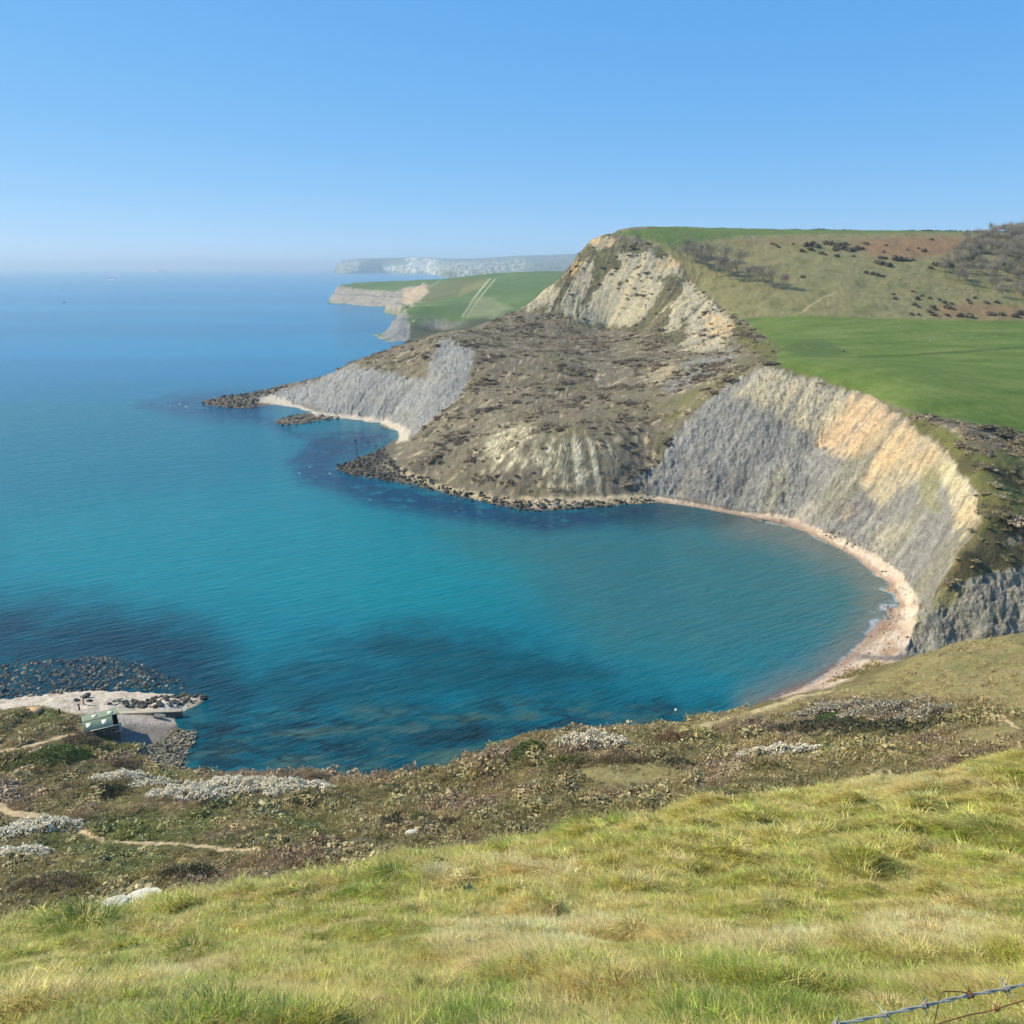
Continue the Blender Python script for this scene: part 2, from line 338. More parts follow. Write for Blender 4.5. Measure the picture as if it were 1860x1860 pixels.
def lic(nz, n, st):
    acc = nz.copy()
    for sgn in (1, -1):
        x, y = gx.copy(), gy.copy()
        for k in range(n):
            dx, dy = bil(_dx, x, y), bil(_dy, x, y); x += sgn * st * dx; y += sgn * st * dy; acc = acc + bil(nz, x, y)
    acc -= acc.mean(); return (acc / acc.std()).astype(np.float32)
LF = lic(fbm(gx, gy, 3.0, 2, 3), 12, 1.5)
LM = lic(fbm(gx, gy, 8.0, 2, 13), 14, 2.2)
LB = lic(fbm(gx, gy, 24.0, 2, 23), 12, 4.0)

# ------------------------------------------------------------------ regions, as outlines on the photo carried onto the land
C_BAY = [(1390, 664), (1470, 686), (1560, 711), (1600, 728), (1660, 774), (1720, 819), (1762, 880), (1782, 940), (1740, 1000), (1718, 1042), (1690, 1110), (1654, 1192), (1640, 1195), (1667, 1095), (1635, 1045), (1590, 1010), (1500, 970), (1440, 942), (1380, 934), (1270, 916), (1180, 900), (1140, 880), (1205, 832), (1225, 790), (1290, 722)]
C_NEAR = [(1652, 1195), (1690, 1108), (1722, 1062), (1750, 1058), (1800, 1040), (1870, 1030), (2100, 1020), (2100, 1170), (1860, 1156), (1740, 1168)]
C_WEST = [(470, 722), (545, 700), (640, 662), (690, 673), (770, 688), (802, 614), (866, 640), (835, 722), (742, 800), (720, 778), (690, 764), (600, 754), (540, 738)]
C_PEAK = [(1076, 430), (1112, 428), (1190, 452), (1228, 472), (1266, 522), (1336, 582), (1318, 640), (1250, 640), (1180, 606), (1100, 596), (1040, 580), (945, 562), (1030, 488)]
C_LOW = [(735, 800), (800, 770), (860, 800), (950, 770), (1060, 800), (1180, 800), (1205, 835), (1150, 900), (1080, 895), (960, 895), (880, 880), (820, 880), (740, 850), (718, 830)]
FIELD = [(1352, 577), (1480, 574), (1600, 578), (1860, 583), (2300, 583), (2300, 800), (1960, 800), (1860, 786), (1760, 770), (1660, 748), (1560, 712), (1480, 690), (1408, 660), (1414, 632), (1372, 600)]
TOPFIELD = [(1108, 424), (1200, 410), (1900, 405), (2300, 405), (2300, 424), (1860, 424), (1650, 423), (1480, 425), (1330, 429), (1222, 447), (1160, 430)]
BEACH_BAY = [(1376, 1287), (1430, 1258), (1512, 1213), (1570, 1158), (1600, 1100), (1600, 1070), (1560, 1016), (1500, 983), (1420, 950), (1340, 935), (1190, 911), (1100, 918), (960, 925), (960, 905), (1190, 900), (1340, 929), (1440, 938), (1500, 964), (1590, 1006), (1640, 1044), (1670, 1092), (1662, 1140), (1642, 1200), (1560, 1240), (1480, 1256), (1400, 1282)]

GRASS_C = dict(green=lin(124, 154, 44), yellow=lin(202, 200, 106), straw=lin(244, 222, 170), olive=lin(168, 175, 82), dark=lin(84, 96, 34))
GREEN_PATCH = [[(1230, 1790), (1400, 1730), (1700, 1735), (1760, 1800), (1900, 1850), (1900, 1900), (1180, 1900)], [(120, 1830), (300, 1770), (520, 1800), (560, 1900), (80, 1900)], [(560, 1610), (700, 1560), (800, 1580), (760, 1660), (620, 1660)], [(60, 1700), (120, 1660), (240, 1660), (230, 1700), (120, 1720)], [(1440, 1500), (1560, 1470), (1620, 1500), (1540, 1520)], [(1650, 1520), (1860, 1470), (1900, 1560), (1700, 1560)], [(800, 1800), (1000, 1760), (1100, 1900), (760, 1900)]]
STRAW_PATCH = [[(1560, 1660), (1760, 1640), (1840, 1700), (1760, 1740), (1580, 1720)], [(1180, 1700), (1500, 1680), (1560, 1730), (1300, 1740)], [(780, 1680), (1000, 1640), (1200, 1680), (1000, 1760), (800, 1740)], [(240, 1780), (360, 1720), (440, 1760), (300, 1800)], [(860, 1560), (1060, 1560), (1060, 1600), (880, 1600)], [(1500, 1420), (1780, 1400), (1860, 1440), (1600, 1450)]]
def grass_col(x, y, U, V):
    n1 = fbm(x, y, 2.2, 3, 41); n2 = fbm(x, y, .7, 3, 52); n3 = fbm(x, y, 6, 2, 61)
    c = np.broadcast_to(GRASS_C['olive'], x.shape + (3,)).copy()
    c = mixc(c, GRASS_C['yellow'], ss(-.5, .9, n1 + .4 * n2))
    c = mixc(c, GRASS_C['green'], .85 * ss(.1, 1.0, n3 * .7 - n1 * .4 + n2 * .6)); c = mixc(c, GRASS_C['dark'], .5 * ss(.8, 1.6, fbm(x, y, .8, 3, 66) - .4 * n1))
    c = mixc(c, GRASS_C['straw'], .8 * ss(.5, 1.5, n2 + .5 * n1 - .3 * n3))
    Uw, Vw = U + 14 * n2, V + 8 * n1
    for p in GREEN_PATCH: c = mixc(c, GRASS_C['green'], .62 * poly_mask(Uw, Vw, p, 24))
    for p in STRAW_PATCH: c = mixc(c, GRASS_C['straw'], .65 * poly_mask(Uw, Vw, p, 18))
    return c

SCR = dict(brown=lin(112, 98, 78), grey=lin(122, 112, 96), olive=lin(122, 114, 78), green=lin(98, 102, 60), dark=lin(62, 58, 44), dry=lin(176, 160, 118), purple=lin(118, 107, 90))
def scrub_col(x, y, U, V):
    s = np.clip(y / 140, .6, 3.0)
    n1 = fbm(x, y, 22, 3, 71); n2 = fbm(x, y, 7, 3, 82); n3 = fbm(x, y, 45, 2, 93); n4 = fbm(x, y, 2.5, 2, 97)
    c = np.broadcast_to(SCR['olive'], x.shape + (3,)).copy()
    c = mixc(c, SCR['brown'], ss(-.3, .7, n1 + .5 * n2))
    c = mixc(c, SCR['green'], .8 * ss(.35, 1.1, n3 + .6 * n2 - .3 * n1))
    c = mixc(c, SCR['purple'], .7 * ss(.4, 1.1, n1 - n3 * .6 + .3 * n4))
    c = mixc(c, SCR['dark'], .7 * ss(.6, 1.4, n2 + .4 * n4))
    c = mixc(c, SCR['dry'], .65 * ss(.45, 1.3, -n2 + .3 * n3 + .5 * n4))
    return c
DRY_T = [[(1380, 1290), (1500, 1252), (1580, 1236), (1650, 1196), (1740, 1166), (1860, 1150), (2100, 1140), (2100, 1290), (1860, 1300), (1780, 1270), (1640, 1262), (1500, 1268), (1420, 1296), (1260, 1330), (1180, 1335), (1240, 1316)], [(1020, 1416), (1080, 1394), (1180, 1392), (1250, 1400), (1300, 1390), (1260, 1420), (1120, 1425)], [(1720, 1330), (1860, 1310), (1860, 1330), (1760, 1350)]]
PATHS = [([(-60, 1440), (0, 1463), (22, 1478), (60, 1484), (90, 1488)], 8), ([(138, 1506), (160, 1515), (185, 1524)], 5.5), ([(195, 1528), (235, 1533), (300, 1531), (400, 1540), (470, 1541)], 2.4), ([(0, 1365), (50, 1356), (110, 1338), (150, 1332)], 3.2), ([(1800, 1285), (1830, 1310), (1880, 1340)], 3.0)]

def terrain_color(x, y, z, U, V, lf, lm, lb, slope):
    n1 = fbm(x, y, 14, 3, 101); n2 = fbm(x, y, 5, 3, 112); n3 = fbm(x, y, 40, 3, 123); n4 = fbm(x, y, 1.6, 2, 131)
    wob = np.clip(y / 260, .4, 1.35) ** -1
    Uw = U + (6 * n2 + 7 * n1) * wob; Vw = V + (4.5 * fbm(x, y, 6, 3, 141) + 3 * fbm(x, y, 17, 2, 151)) * wob
    c = scrub_col(x, y, U, V) * .8
    far = ss(230, 330, y)
    # headland scrub: greyer brown with olive slopes
    hs = np.broadcast_to(lin(124, 115, 100), x.shape + (3,)).copy()
    hs = mixc(hs, lin(120, 115, 84), .6 * ss(-.2, .9, n3 + .5 * n1))
    hs = mixc(hs, lin(98, 90, 76), .7 * ss(.1, 1.0, n1 + .5 * n2 - .3 * n3))
    hs = mixc(hs, lin(196, 180, 148), .8 * ss(.55, 1.3, n2 - .4 * n1 + .5 * lf + .4 * n4))
    c = c * (1 - far[..., None]) + hs * far[..., None]
    cliff = np.zeros(x.shape, np.float32)
    # hillside
    hill = poly_mask(U, V, [(1160, 428), (1330, 424), (1860, 416), (2300, 416), (2300, 588), (1860, 588), (1600, 582), (1352, 580), (1335, 575), (1262, 518), (1224, 468)], 3) * ss(560, 640, y)
    hc = np.broadcast_to(lin(136, 130, 92), x.shape + (3,)).copy()
    hc = mixc(hc, lin(114, 114, 74), .8 * ss(-.2, 1.0, n1 + .6 * n3)); hc = mixc(hc, lin(156, 144, 104), .6 * ss(.2, 1.2, n2 - .4 * n1))
    hc = mixc(hc, lin(96, 92, 64), .5 * ss(.6, 1.4, n2 + n4 * .6))
    for p, m in (([(1540, 436), (1700, 428), (1770, 432), (1740, 462), (1640, 470), (1580, 466)], .75), ([(1690, 560), (1760, 548), (1870, 560), (1870, 580), (1700, 578)], .6), ([(1330, 438), (1480, 430), (1500, 440), (1380, 446)], .3)):
        hc = mixc(hc, lin(146, 112, 84), m * poly_mask(U + 10 * n1, V + 4 * n2, p, 9))
    hc = mixc(hc, lin(176, 166, 126), .7 * (line_dist(U, V + .8 * n1, [(1452, 570), (1470, 556), (1500, 538), (1520, 530)]) < 1.6))
    c = mixc(c, hc, hill)
    # fields
    fm = poly_mask(U + 2 * n2, V + 1.2 * n1, FIELD, 3) * ss(300, 320, y)
    fc = np.broadcast_to(lin(102, 122, 58), x.shape + (3,)).copy()
    st = fbm(x * .25 + y * .1, y * 1.0 - x * .2, 14, 3, 161)
    fc = mixc(fc, lin(124, 136, 76), .7 * ss(-.3, 1.1, st + .3 * n3)); fc = mixc(fc, lin(86, 106, 46), .7 * ss(.2, 1.2, -st + .4 * n1))
    fc = mixc(fc, lin(86, 104, 58), .8 * poly_mask(U + 6 * n1, V + 3 * n2, [(1424, 634), (1450, 620), (1500, 617), (1545, 642), (1500, 650), (1440, 648)], 6))
    fc = mixc(fc, lin(66, 88, 44), .55 * (1 - ss(1, 3, line_dist(U, V + .7 * n1, [(1560, 648), (1640, 646), (1760, 638), (1870, 630)]))))
    fc = fc * (1 + .05 * np.sin((x * .84 + y * .54) * .72) * ss(0, 1, .5 + n3) + .07 * n2 + .05 * n4)[..., None]
    c = mixc(c, fc, fm)
    tf = poly_mask(U, V + .8 * n3, TOPFIELD, 2) * ss(800, 860, y)
    c = mixc(c, mixc(np.broadcast_to(lin(104, 120, 66), x.shape + (3,)), lin(108, 130, 70), .6 * ss(0, 1, n3)), tf)
    # rough grass along the cliff top by the field
    rg = poly_mask(Uw, Vw, [(1335, 576), (1372, 600), (1416, 634), (1408, 660), (1470, 690), (1660, 752), (1740, 790), (1790, 830), (1870, 800), (1870, 1030), (1740, 1040), (1785, 940), (1765, 880), (1725, 820), (1662, 774), (1600, 727), (1560, 709), (1480, 686), (1392, 662), (1340, 620), (1325, 590)], 4) * ss(210, 235, y)
    rc = np.broadcast_to(lin(112, 112, 68), x.shape + (3,)).copy()
    rc = mixc(rc, lin(86, 82, 60), .9 * ss(-.1, .8, n1 + .5 * n2 + .25 * n3)); rc = mixc(rc, lin(104, 118, 64), .8 * ss(.3, 1.1, -n1 + .5 * n3))
    dk = poly_mask(Uw, Vw, [(1740, 1000), (1790, 960), (1870, 960), (1870, 1035), (1800, 1042), (1720, 1056)], 8)
    rc = mixc(rc, lin(98, 90, 72), .8 * dk); rc = mixc(rc, lin(190, 178, 150), .75 * poly_mask(Uw, Vw, [(1818, 985), (1850, 972), (1872, 972), (1872, 990), (1836, 994)], 3) * ss(-.2, .6, n4 + n2))
    c = mixc(c, rc, rg)
    # the peak's face
    pk = poly_mask(Uw, Vw, C_PEAK, 5) * ss(480, 520, y); cliff = np.maximum(cliff, pk * .8)
    stone = np.broadcast_to(lin(166, 158, 140), x.shape + (3,)).copy()
    stone = mixc(stone, lin(192, 178, 148), ss(-.6, 1.0, lm * .6 + n2 * .5)); stone = mixc(stone, lin(138, 134, 126), .7 * ss(.2, 1.4, lf * .7 - .5 * n1))
    sb = np.zeros(x.shape, np.float32)
    for p in ([(1040, 582), (1078, 540), (1100, 498), (1150, 480), (1190, 492), (1205, 520), (1180, 560), (1150, 592), (1090, 590)], [(950, 560), (985, 525), (1015, 520), (1000, 550), (960, 566)], [(1236, 640), (1250, 590), (1246, 540), (1240, 505), (1262, 520), (1310, 560), (1334, 584), (1316, 636)], [(1100, 500), (1150, 470), (1190, 470), (1180, 500), (1120, 520)], [(1010, 560), (1040, 520), (1060, 480), (1080, 470), (1070, 520), (1040, 575)], [(1186, 470), (1215, 464), (1236, 476), (1238, 500), (1196, 500), (1184, 486)], [(1210, 600), (1228, 540), (1246, 540), (1236, 600)], [(1068, 440), (1080, 428), (1112, 428), (1118, 440), (1090, 452)], [(1120, 462), (1180, 456), (1200, 470), (1190, 482), (1130, 490)]):
        sb = np.maximum(sb, poly_mask(Uw, Vw, p, 7))
    sm = pk * ss(.05, .6, sb * 1.0 + .22 * lm + .16 * lf + .2 * n4 + .12 * n1 - .12)
    gv = np.broadcast_to(lin(108, 104, 78), x.shape + (3,)).copy(); gv = mixc(gv, lin(84, 76, 64), .8 * ss(-.2, .9, lm * .6 + n2 * .5)); gv = mixc(gv, lin(126, 122, 84), .6 * ss(.3, 1.3, n1 - lf * .4))
    c = mixc(c, gv, pk); c = mixc(c, stone, sm)
    for p in ([(1066, 442), (1082, 428), (1112, 429), (1120, 438), (1098, 448)], [(1190, 476), (1214, 464), (1234, 476), (1234, 488), (1200, 490)], [(1275, 570), (1300, 570), (1333, 584), (1325, 612), (1290, 610)], [(1030, 490), (1050, 472), (1060, 482), (1040, 500)]):
        c = mixc(c, lin(206, 172, 124), .8 * poly_mask(Uw, Vw, p, 4) * ss(-.7, .5, lf + n2 * .5))
    # shale of the bay and west cliffs
    shale = np.broadcast_to(lin(142, 140, 138), x.shape + (3,)).copy()
    shale = mixc(shale, lin(172, 168, 166), .75 * ss(-.1, 1.3, lm * .3 + lb * .4 + .45 * n1 + .2 * n4)); shale = mixc(shale, lin(108, 106, 107), .8 * ss(.1, 1.4, lf * .3 - lb * .45 + .5 * n2))
    shale = mixc(shale, lin(132, 128, 108), .6 * ss(.4, 1.4, lb - n1 * .4))
    n5 = fbm(x, y, 30, 3, 191); shale = mixc(shale, lin(182, 174, 158), .6 * ss(.3, 1.2, n5 + .3 * lm)); shale = mixc(shale, lin(112, 110, 108), .5 * ss(.3, 1.2, -n5 + .25 * n2))
    bay = ss(.25, .75, poly_mask(Uw, Vw, C_BAY, 7) + .15 * n2 + .1 * lf) * ss(205, 216, y); west = ss(.2, .8, poly_mask(Uw, Vw, C_WEST, 9) + .22 * n2 + .18 * lf) * ss(500, 530, y); near = poly_mask(Uw, Vw, C_NEAR, 3) * ss(196, 206, y)
    cliff = np.maximum.reduce([cliff, bay, west, near])
    bc = shale.copy(); tan = lin(206, 192, 160); yel = lin(206, 176, 140)
    for p, col, m in (([(1392, 664), (1560, 711), (1552, 760), (1470, 790), (1440, 770), (1380, 740), (1330, 715)], lin(188, 176, 150), .8), ([(1720, 820), (1762, 880), (1784, 940), (1750, 990), (1735, 960), (1728, 900), (1700, 850)], tan, .9), ([(1742, 1000), (1785, 942), (1760, 940), (1725, 1000), (1712, 1044), (1726, 1040)], tan, .85),
                      ([(1640, 770), (1665, 778), (1720, 822), (1700, 860), (1650, 880), (1600, 920), (1560, 880), (1600, 830)], lin(198, 180, 148), .75), ([(1590, 955), (1640, 945), (1655, 965), (1600, 1010), (1585, 1005)], lin(190, 180, 160), .6)):
        bc = mixc(bc, col, m * poly_mask(Uw, Vw, p, 10) * ss(-1.0, .5, lm * .25 + n1 * .5 + lf * .15 + n4 * .25))
    for p, m in (([(1548, 714), (1606, 724), (1628, 758), (1600, 800), (1560, 832), (1508, 828), (1488, 800), (1520, 760)], .85), ([(1645, 772), (1668, 782), (1640, 830), (1590, 868), (1560, 872), (1600, 820)], .85), ([(1690, 800), (1715, 822), (1680, 850), (1640, 850)], .6), ([(1760, 890), (1782, 938), (1752, 968), (1744, 930)], .6), ([(1530, 930), (1555, 900), (1560, 920), (1540, 950)], .45)):
        bc = mixc(bc, yel, m * poly_mask(Uw + 5 * lf + 4 * n4, Vw, p, 12) * ss(-1.3, .3, lf * .25 + lm * .3 + .3 * n4 + .3 * n2))
    bc = mixc(bc, lin(150, 146, 104), .6 * poly_mask(Uw, Vw, [(1676, 850), (1715, 845), (1705, 900), (1712, 930), (1690, 935), (1672, 890)], 6))
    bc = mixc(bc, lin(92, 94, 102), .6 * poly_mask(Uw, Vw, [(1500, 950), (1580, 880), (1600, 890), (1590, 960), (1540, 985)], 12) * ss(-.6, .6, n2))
    c = mixc(c, bc, bay)
    c = mixc(c, mixc(shale, lin(150, 150, 154), .5), west); c = mixc(c, mixc(shale, lin(142, 138, 130), .6), near)
    c = mixc(c, lin(112, 110, 72), near * .75 * poly_mask(Uw, Vw, [(1690, 1080), (1720, 1060), (1760, 1070), (1740, 1085), (1700, 1110)], 5))
    # greenish slope between the west cliff and its crest, gully left of the bay cliff
    c = mixc(c, lin(116, 116, 76), .7 * poly_mask(Uw, Vw, [(1205, 830), (1225, 790), (1290, 722), (1385, 664), (1345, 640), (1300, 690), (1240, 720), (1200, 780)], 8) * (1 - bay) * ss(-.8, .5, n1))
    for p, col in (([(1165, 690), (1185, 655), (1220, 655), (1230, 680), (1200, 705)], lin(190, 172, 140)), ([(1195, 700), (1240, 660), (1330, 630), (1345, 650), (1270, 690), (1220, 712)], lin(146, 146, 144))):
        m = poly_mask(Uw, Vw, p, 6) * ss(-.8, .4, lf); c = mixc(c, col, .85 * m * (1 - bay)); cliff = np.maximum(cliff, m * .5)
    # low pale cliffs at the headland's foot
    for p, col, m in (([(860, 830), (900, 780), (945, 765), (1000, 790), (985, 850), (915, 850)], lin(214, 202, 172), .92), ([(970, 855), (1000, 795), (1075, 800), (1095, 870), (1040, 890), (985, 880)], lin(212, 202, 176), .92), ([(1040, 790), (1130, 800), (1120, 830), (1050, 820)], lin(206, 190, 158), .8), ([(1080, 890), (1095, 820), (1130, 815), (1160, 850), (1215, 845), (1190, 890), (1130, 902)], lin(108, 104, 100), .8), ([(770, 780), (830, 760), (850, 800), (800, 820)], lin(150, 146, 128), .6), ([(865, 760), (900, 740), (925, 760), (890, 800)], lin(160, 152, 128), .5)):
        k = poly_mask(Uw, Vw, p, 9) * ss(-.5, .7, lf * .3 + n2 * .6 + n4 * .4 + .3 * n1); c = mixc(c, col, m * k); cliff = np.maximum(cliff, k * .5)
    ck = cliff * (.16 * n4 + .16 * fbm(x, y, .9, 2, 171) + .10 * lf + .12 * fbm(x, y, 3.5, 3, 175)); c = c * np.clip(1 + ck, .45, 1.6)[..., None]
    # beaches
    low = ss(7.0, 3.6, z + .8 * n2)
    bm = poly_mask(U + 2 * n2, V + 1.2 * n4, BEACH_BAY, 2.5) * low
    sand = np.broadcast_to(lin(212, 194, 178), x.shape + (3,)).copy(); sand = mixc(sand, lin(194, 168, 144), .6 * ss(-.2, 1, n1)); sand = mixc(sand, lin(150, 136, 126), .6 * ss(.6, 1.3, n2 + .5 * n4))
    wet = poly_mask(U + 5 * n2, V + 3 * n1, [(1376, 1290), (1400, 1262), (1500, 1205), (1560, 1150), (1600, 1090), (1625, 1110), (1590, 1160), (1560, 1190), (1530, 1220), (1470, 1250)], 8)
    rust = poly_mask(U + 9 * n2, V + 6 * n1, [(1480, 1250), (1560, 1190), (1620, 1130), (1655, 1140), (1645, 1190), (1560, 1232)], 10)
    sand = mixc(sand, lin(166, 122, 86), .7 * rust * ss(-.4, .7, n2 + n4 * .4)); sand = mixc(sand, lin(128, 102, 86), .8 * wet * ss(-.6, .5, n1 + n2 * .5))
    sand = mixc(sand, lin(96, 92, 94), .8 * (1 - ss(3, 8, line_dist(U, V + 3 * n2, [(1535, 1190), (1570, 1192), (1610, 1196), (1640, 1192)]))))
    sand = mixc(sand, lin(150, 118, 98), .7 * ss(.9, .25, z))
    sdist = line_dist(U, V, SHORE_BAY); band = fbm(sdist * .16 + .5 * n1, (U + V) * .012, 1.0, 3, 181)
    sand = mixc(sand, lin(178, 158, 148), .55 * ss(.1, .9, band)); sand = mixc(sand, lin(228, 212, 198), .5 * ss(.2, 1.0, -band)); sand = sand * (1 + .14 * n4 + .1 * fbm(x, y, .7, 2, 185))[..., None]
    c = mixc(c, sand, bm)
    hb = poly_mask(U + 3 * n2, V + 2 * n4, [(470, 722), (500, 718), (545, 736), (570, 746), (640, 753), (700, 760), (745, 780), (742, 800), (720, 805), (725, 790), (700, 772), (640, 764), (575, 756), (560, 748), (500, 736), (465, 730)], 3) * ss(480, 520, y)
    c = mixc(c, lin(204, 192, 178), hb)
    hb2 = poly_mask(U + 4 * n2, V + 2.5 * n4, [(702, 846), (760, 862), (830, 888), (900, 900), (1000, 902), (1100, 900), (1190, 900), (1190, 914), (1000, 916), (880, 912), (800, 890), (720, 862)], 3) * ss(360, 372, y)
    c = mixc(c, lin(204, 184, 148), .85 * hb2 * ss(-.9, .3, n2))
    rb = low * ss(340, 370, y) * (1 - hb) * (1 - hb2) * (1 - bm); c = mixc(c, lin(104, 96, 84), .75 * rb * ss(2.6, 1.2, z))
    # the spit, slipway and terrace details
    nearz = ss(300, 200, y) * ss(60, 80, y)
    spit = poly_mask(U + 3 * n2, V + 2 * n4, [(-200, 1300), (0, 1290), (40, 1283), (80, 1284), (150, 1300), (215, 1292), (330, 1296), (380, 1268), (330, 1260), (240, 1252), (150, 1250), (60, 1262), (-200, 1292)], 3)
    sp = mixc(np.broadcast_to(lin(212, 198, 186), x.shape + (3,)), lin(164, 150, 132), .7 * ss(-.2, .9, n2 + n4))
    c = mixc(c, sp, spit * nearz)
    slip = poly_mask(U, V, [(205, 1296), (330, 1300), (318, 1320), (300, 1338), (250, 1368), (210, 1350), (205, 1318)], 3)
    c = mixc(c, mixc(np.broadcast_to(lin(182, 172, 164), x.shape + (3,)), lin(128, 120, 116), .9 * ss(1310, 1322, V)), slip * nearz)
    rk = poly_mask(U, V, [(245, 1368), (300, 1338), (318, 1322), (358, 1326), (354, 1352), (338, 1378), (346, 1402), (290, 1396)], 4)
    c = mixc(c, lin(120, 112, 98), rk * nearz)
    tz = ss(230, 205, y) * ss(60, 80, y) * (1 - near) * (1 - bay)
    for p in DRY_T: c = mixc(c, mixc(np.broadcast_to(lin(150, 140, 98), x.shape + (3,)), lin(122, 120, 78), .8 * ss(-.2, .9, n1 + .6 * n2)), .85 * poly_mask(Uw, Vw, p, 9) * tz * (1 - bm))
    c = mixc(c, lin(196, 180, 140), .9 * poly_mask(U + 5 * n2, V + 3 * n4, [(1390, 1286), (1450, 1264), (1520, 1250), (1480, 1262), (1420, 1284), (1330, 1310), (1250, 1326), (1320, 1302)], 3) * tz)
    for pts, wd in PATHS:
        d = line_dist(U, V + 1.5 * n2, pts); k = 1 - ss(wd * .7, wd, d + 1.2 * n4)
        c = mixc(c, mixc(np.broadcast_to(lin(206, 182, 148), x.shape + (3,)), lin(170, 140, 112), .5 * ss(0, 1, n2)), .95 * k * tz)
    # grass slope
    gm = ss(40, 33, y + 1.5 * n2); c = np.where(gm[..., None] > 0, c * (1 - gm[..., None]) + (grass_col(x, y, U, V) * .5) * gm[..., None], c)  # turf colour darkened to paint in the shade between the tufts
    return np.clip(c, .003, .9), cliff

# ------------------------------------------------------------------ terrain sheet
NT, NR0, NR = 1340, 900, 1750
th = np.concatenate([np.linspace(R(-80), R(-39), 90, endpoint=False), np.linspace(R(-39), R(39), NT - 180), np.linspace(R(39), R(80), 91)[1:]])
r0 = np.exp(np.linspace(math.log(.5), math.log(2100), NR0))
T0, R0g = np.meshgrid(th, r0, indexing='ij')
_x, _y = R0g * np.sin(T0), R0g * np.cos(T0)
_z = base_h(_x, _y)
ang = np.zeros_like(_z); dr = np.diff(R0g, axis=1); dz = np.diff(_z, axis=1)
ds = np.sqrt((dr * .28) ** 2 + (dz * 1.3) ** 2) / (.5 * (R0g[:, 1:] + R0g[:, :-1])) * np.where(_z[:, 1:] < -2.5, .08, 1.0) * np.where(R0g[:, 1:] > 1150, .3, 1.0) * np.where(R0g[:, 1:] < 40, .4, 1.0)
ds = ds + 2e-4
cum = np.concatenate([np.zeros((NT, 1)), np.cumsum(ds, 1)], 1); cum /= cum[:, -1:]
RR = np.empty((NT, NR)); tt = np.linspace(0, 1, NR)
for i in range(NT): RR[i] = np.interp(tt, cum[i], r0)
TT = np.repeat(th[:, None], NR, 1)
TX, TY = RR * np.sin(TT), RR * np.cos(TT)

def mound(x, y): return ss(.25, 1.15, fbm(x, y * 1.15, 1.15, 2, 266))
def land(x, y, full=False):
    """height of the finished ground at any place, with its small relief"""
    z = base_h(x, y)
    U, V = proj(x, y, z)
    lf, lm, lb = bil(LF, x, y), bil(LM, x, y), bil(LB, x, y); slope = bil(GSLOPE, x, y)
    outg = (x < GX0) | (x > GX0 + 670) | (y < GY0) | (y > GY0 + 890)
    lf = np.where(outg, 0, lf); lm = np.where(outg, 0, lm); lb = np.where(outg, 0, lb)
    col, cliff = terrain_color(x, y, z, U, V, lf, lm, lb, slope)
    above = ss(.2, 3.0, z)
    ga = .25 + .95 * ss(-.7, 1.0, fbm(x, y, 42, 2, 207))
    lowm = poly_mask(U, V, C_LOW, 12) * ss(330, 350, y); ga = ga * (1 - .9 * lowm); lbq = lb * (1 - .8 * lowm)
    blk = np.abs(fbm(x, y, 3.2, 3, 203)); d = cliff * above * (-.7 * ss(.35, .0, blk) + .2 * lf * ga + .36 * lm * ga + .4 * lbq + .55 * fbm(x, y, 2.4, 4, 201) + .8 * fbm(x, y, 9, 3, 205))
    fld = poly_mask(U, V, FIELD, 4) * ss(300, 320, y)
    steep = (1 - fld) * ss(.25, .6, slope) * (1 - cliff) * above * ss(230, 300, y)
    d = d + steep * ((.3 * lf + .35 * lm) * (1 - .8 * lowm) + .4 * lbq + .5 * fbm(x, y, 5, 3, 208))
    far = ss(200, 260, y) * above
    fld = poly_mask(U, V, FIELD, 4) * ss(300, 320, y)
    d = d + far * (1 - .9 * fld) * (.7 * fbm(x, y, 18, 3, 211) + .28 * fbm(x, y, 4, 3, 221)) * (1 - cliff * .6)
    terr = ss(50, 75, y) * ss(260, 200, y) * above
    d = d + terr * (.55 * fbm(x, y, 11, 3, 231) + .22 * fbm(x, y, 2.6, 3, 241))
    g = ss(46, 36, y) * ss(1.0, 5.0, np.hypot(x, y))
    bump = .20 * fbm(x * .8, y * 1.3, 2.2, 3, 251) + .05 * fbm(x, y, .55, 3, 261)
    led = np.abs(fbm(x * .45 - y * .12, y * 1.2, 1.9, 2, 271)); bump = bump + .12 * ss(.05, .5, led) - .1 + .06 * fbm(x, y, .95, 3, 265) + .24 * mound(x, y)
    d = d + g * bump * np.clip(y / 10, .6, 1.3)
    d = d + ss(-1.5, 0, z) * ss(4, 1, z) * .12 * fbm(x, y, 3, 3, 281)
    if full: return z + d, col, cliff, U, V
    return z + d
TZ, TC, TCL, TU, TV = land(TX, TY, True)

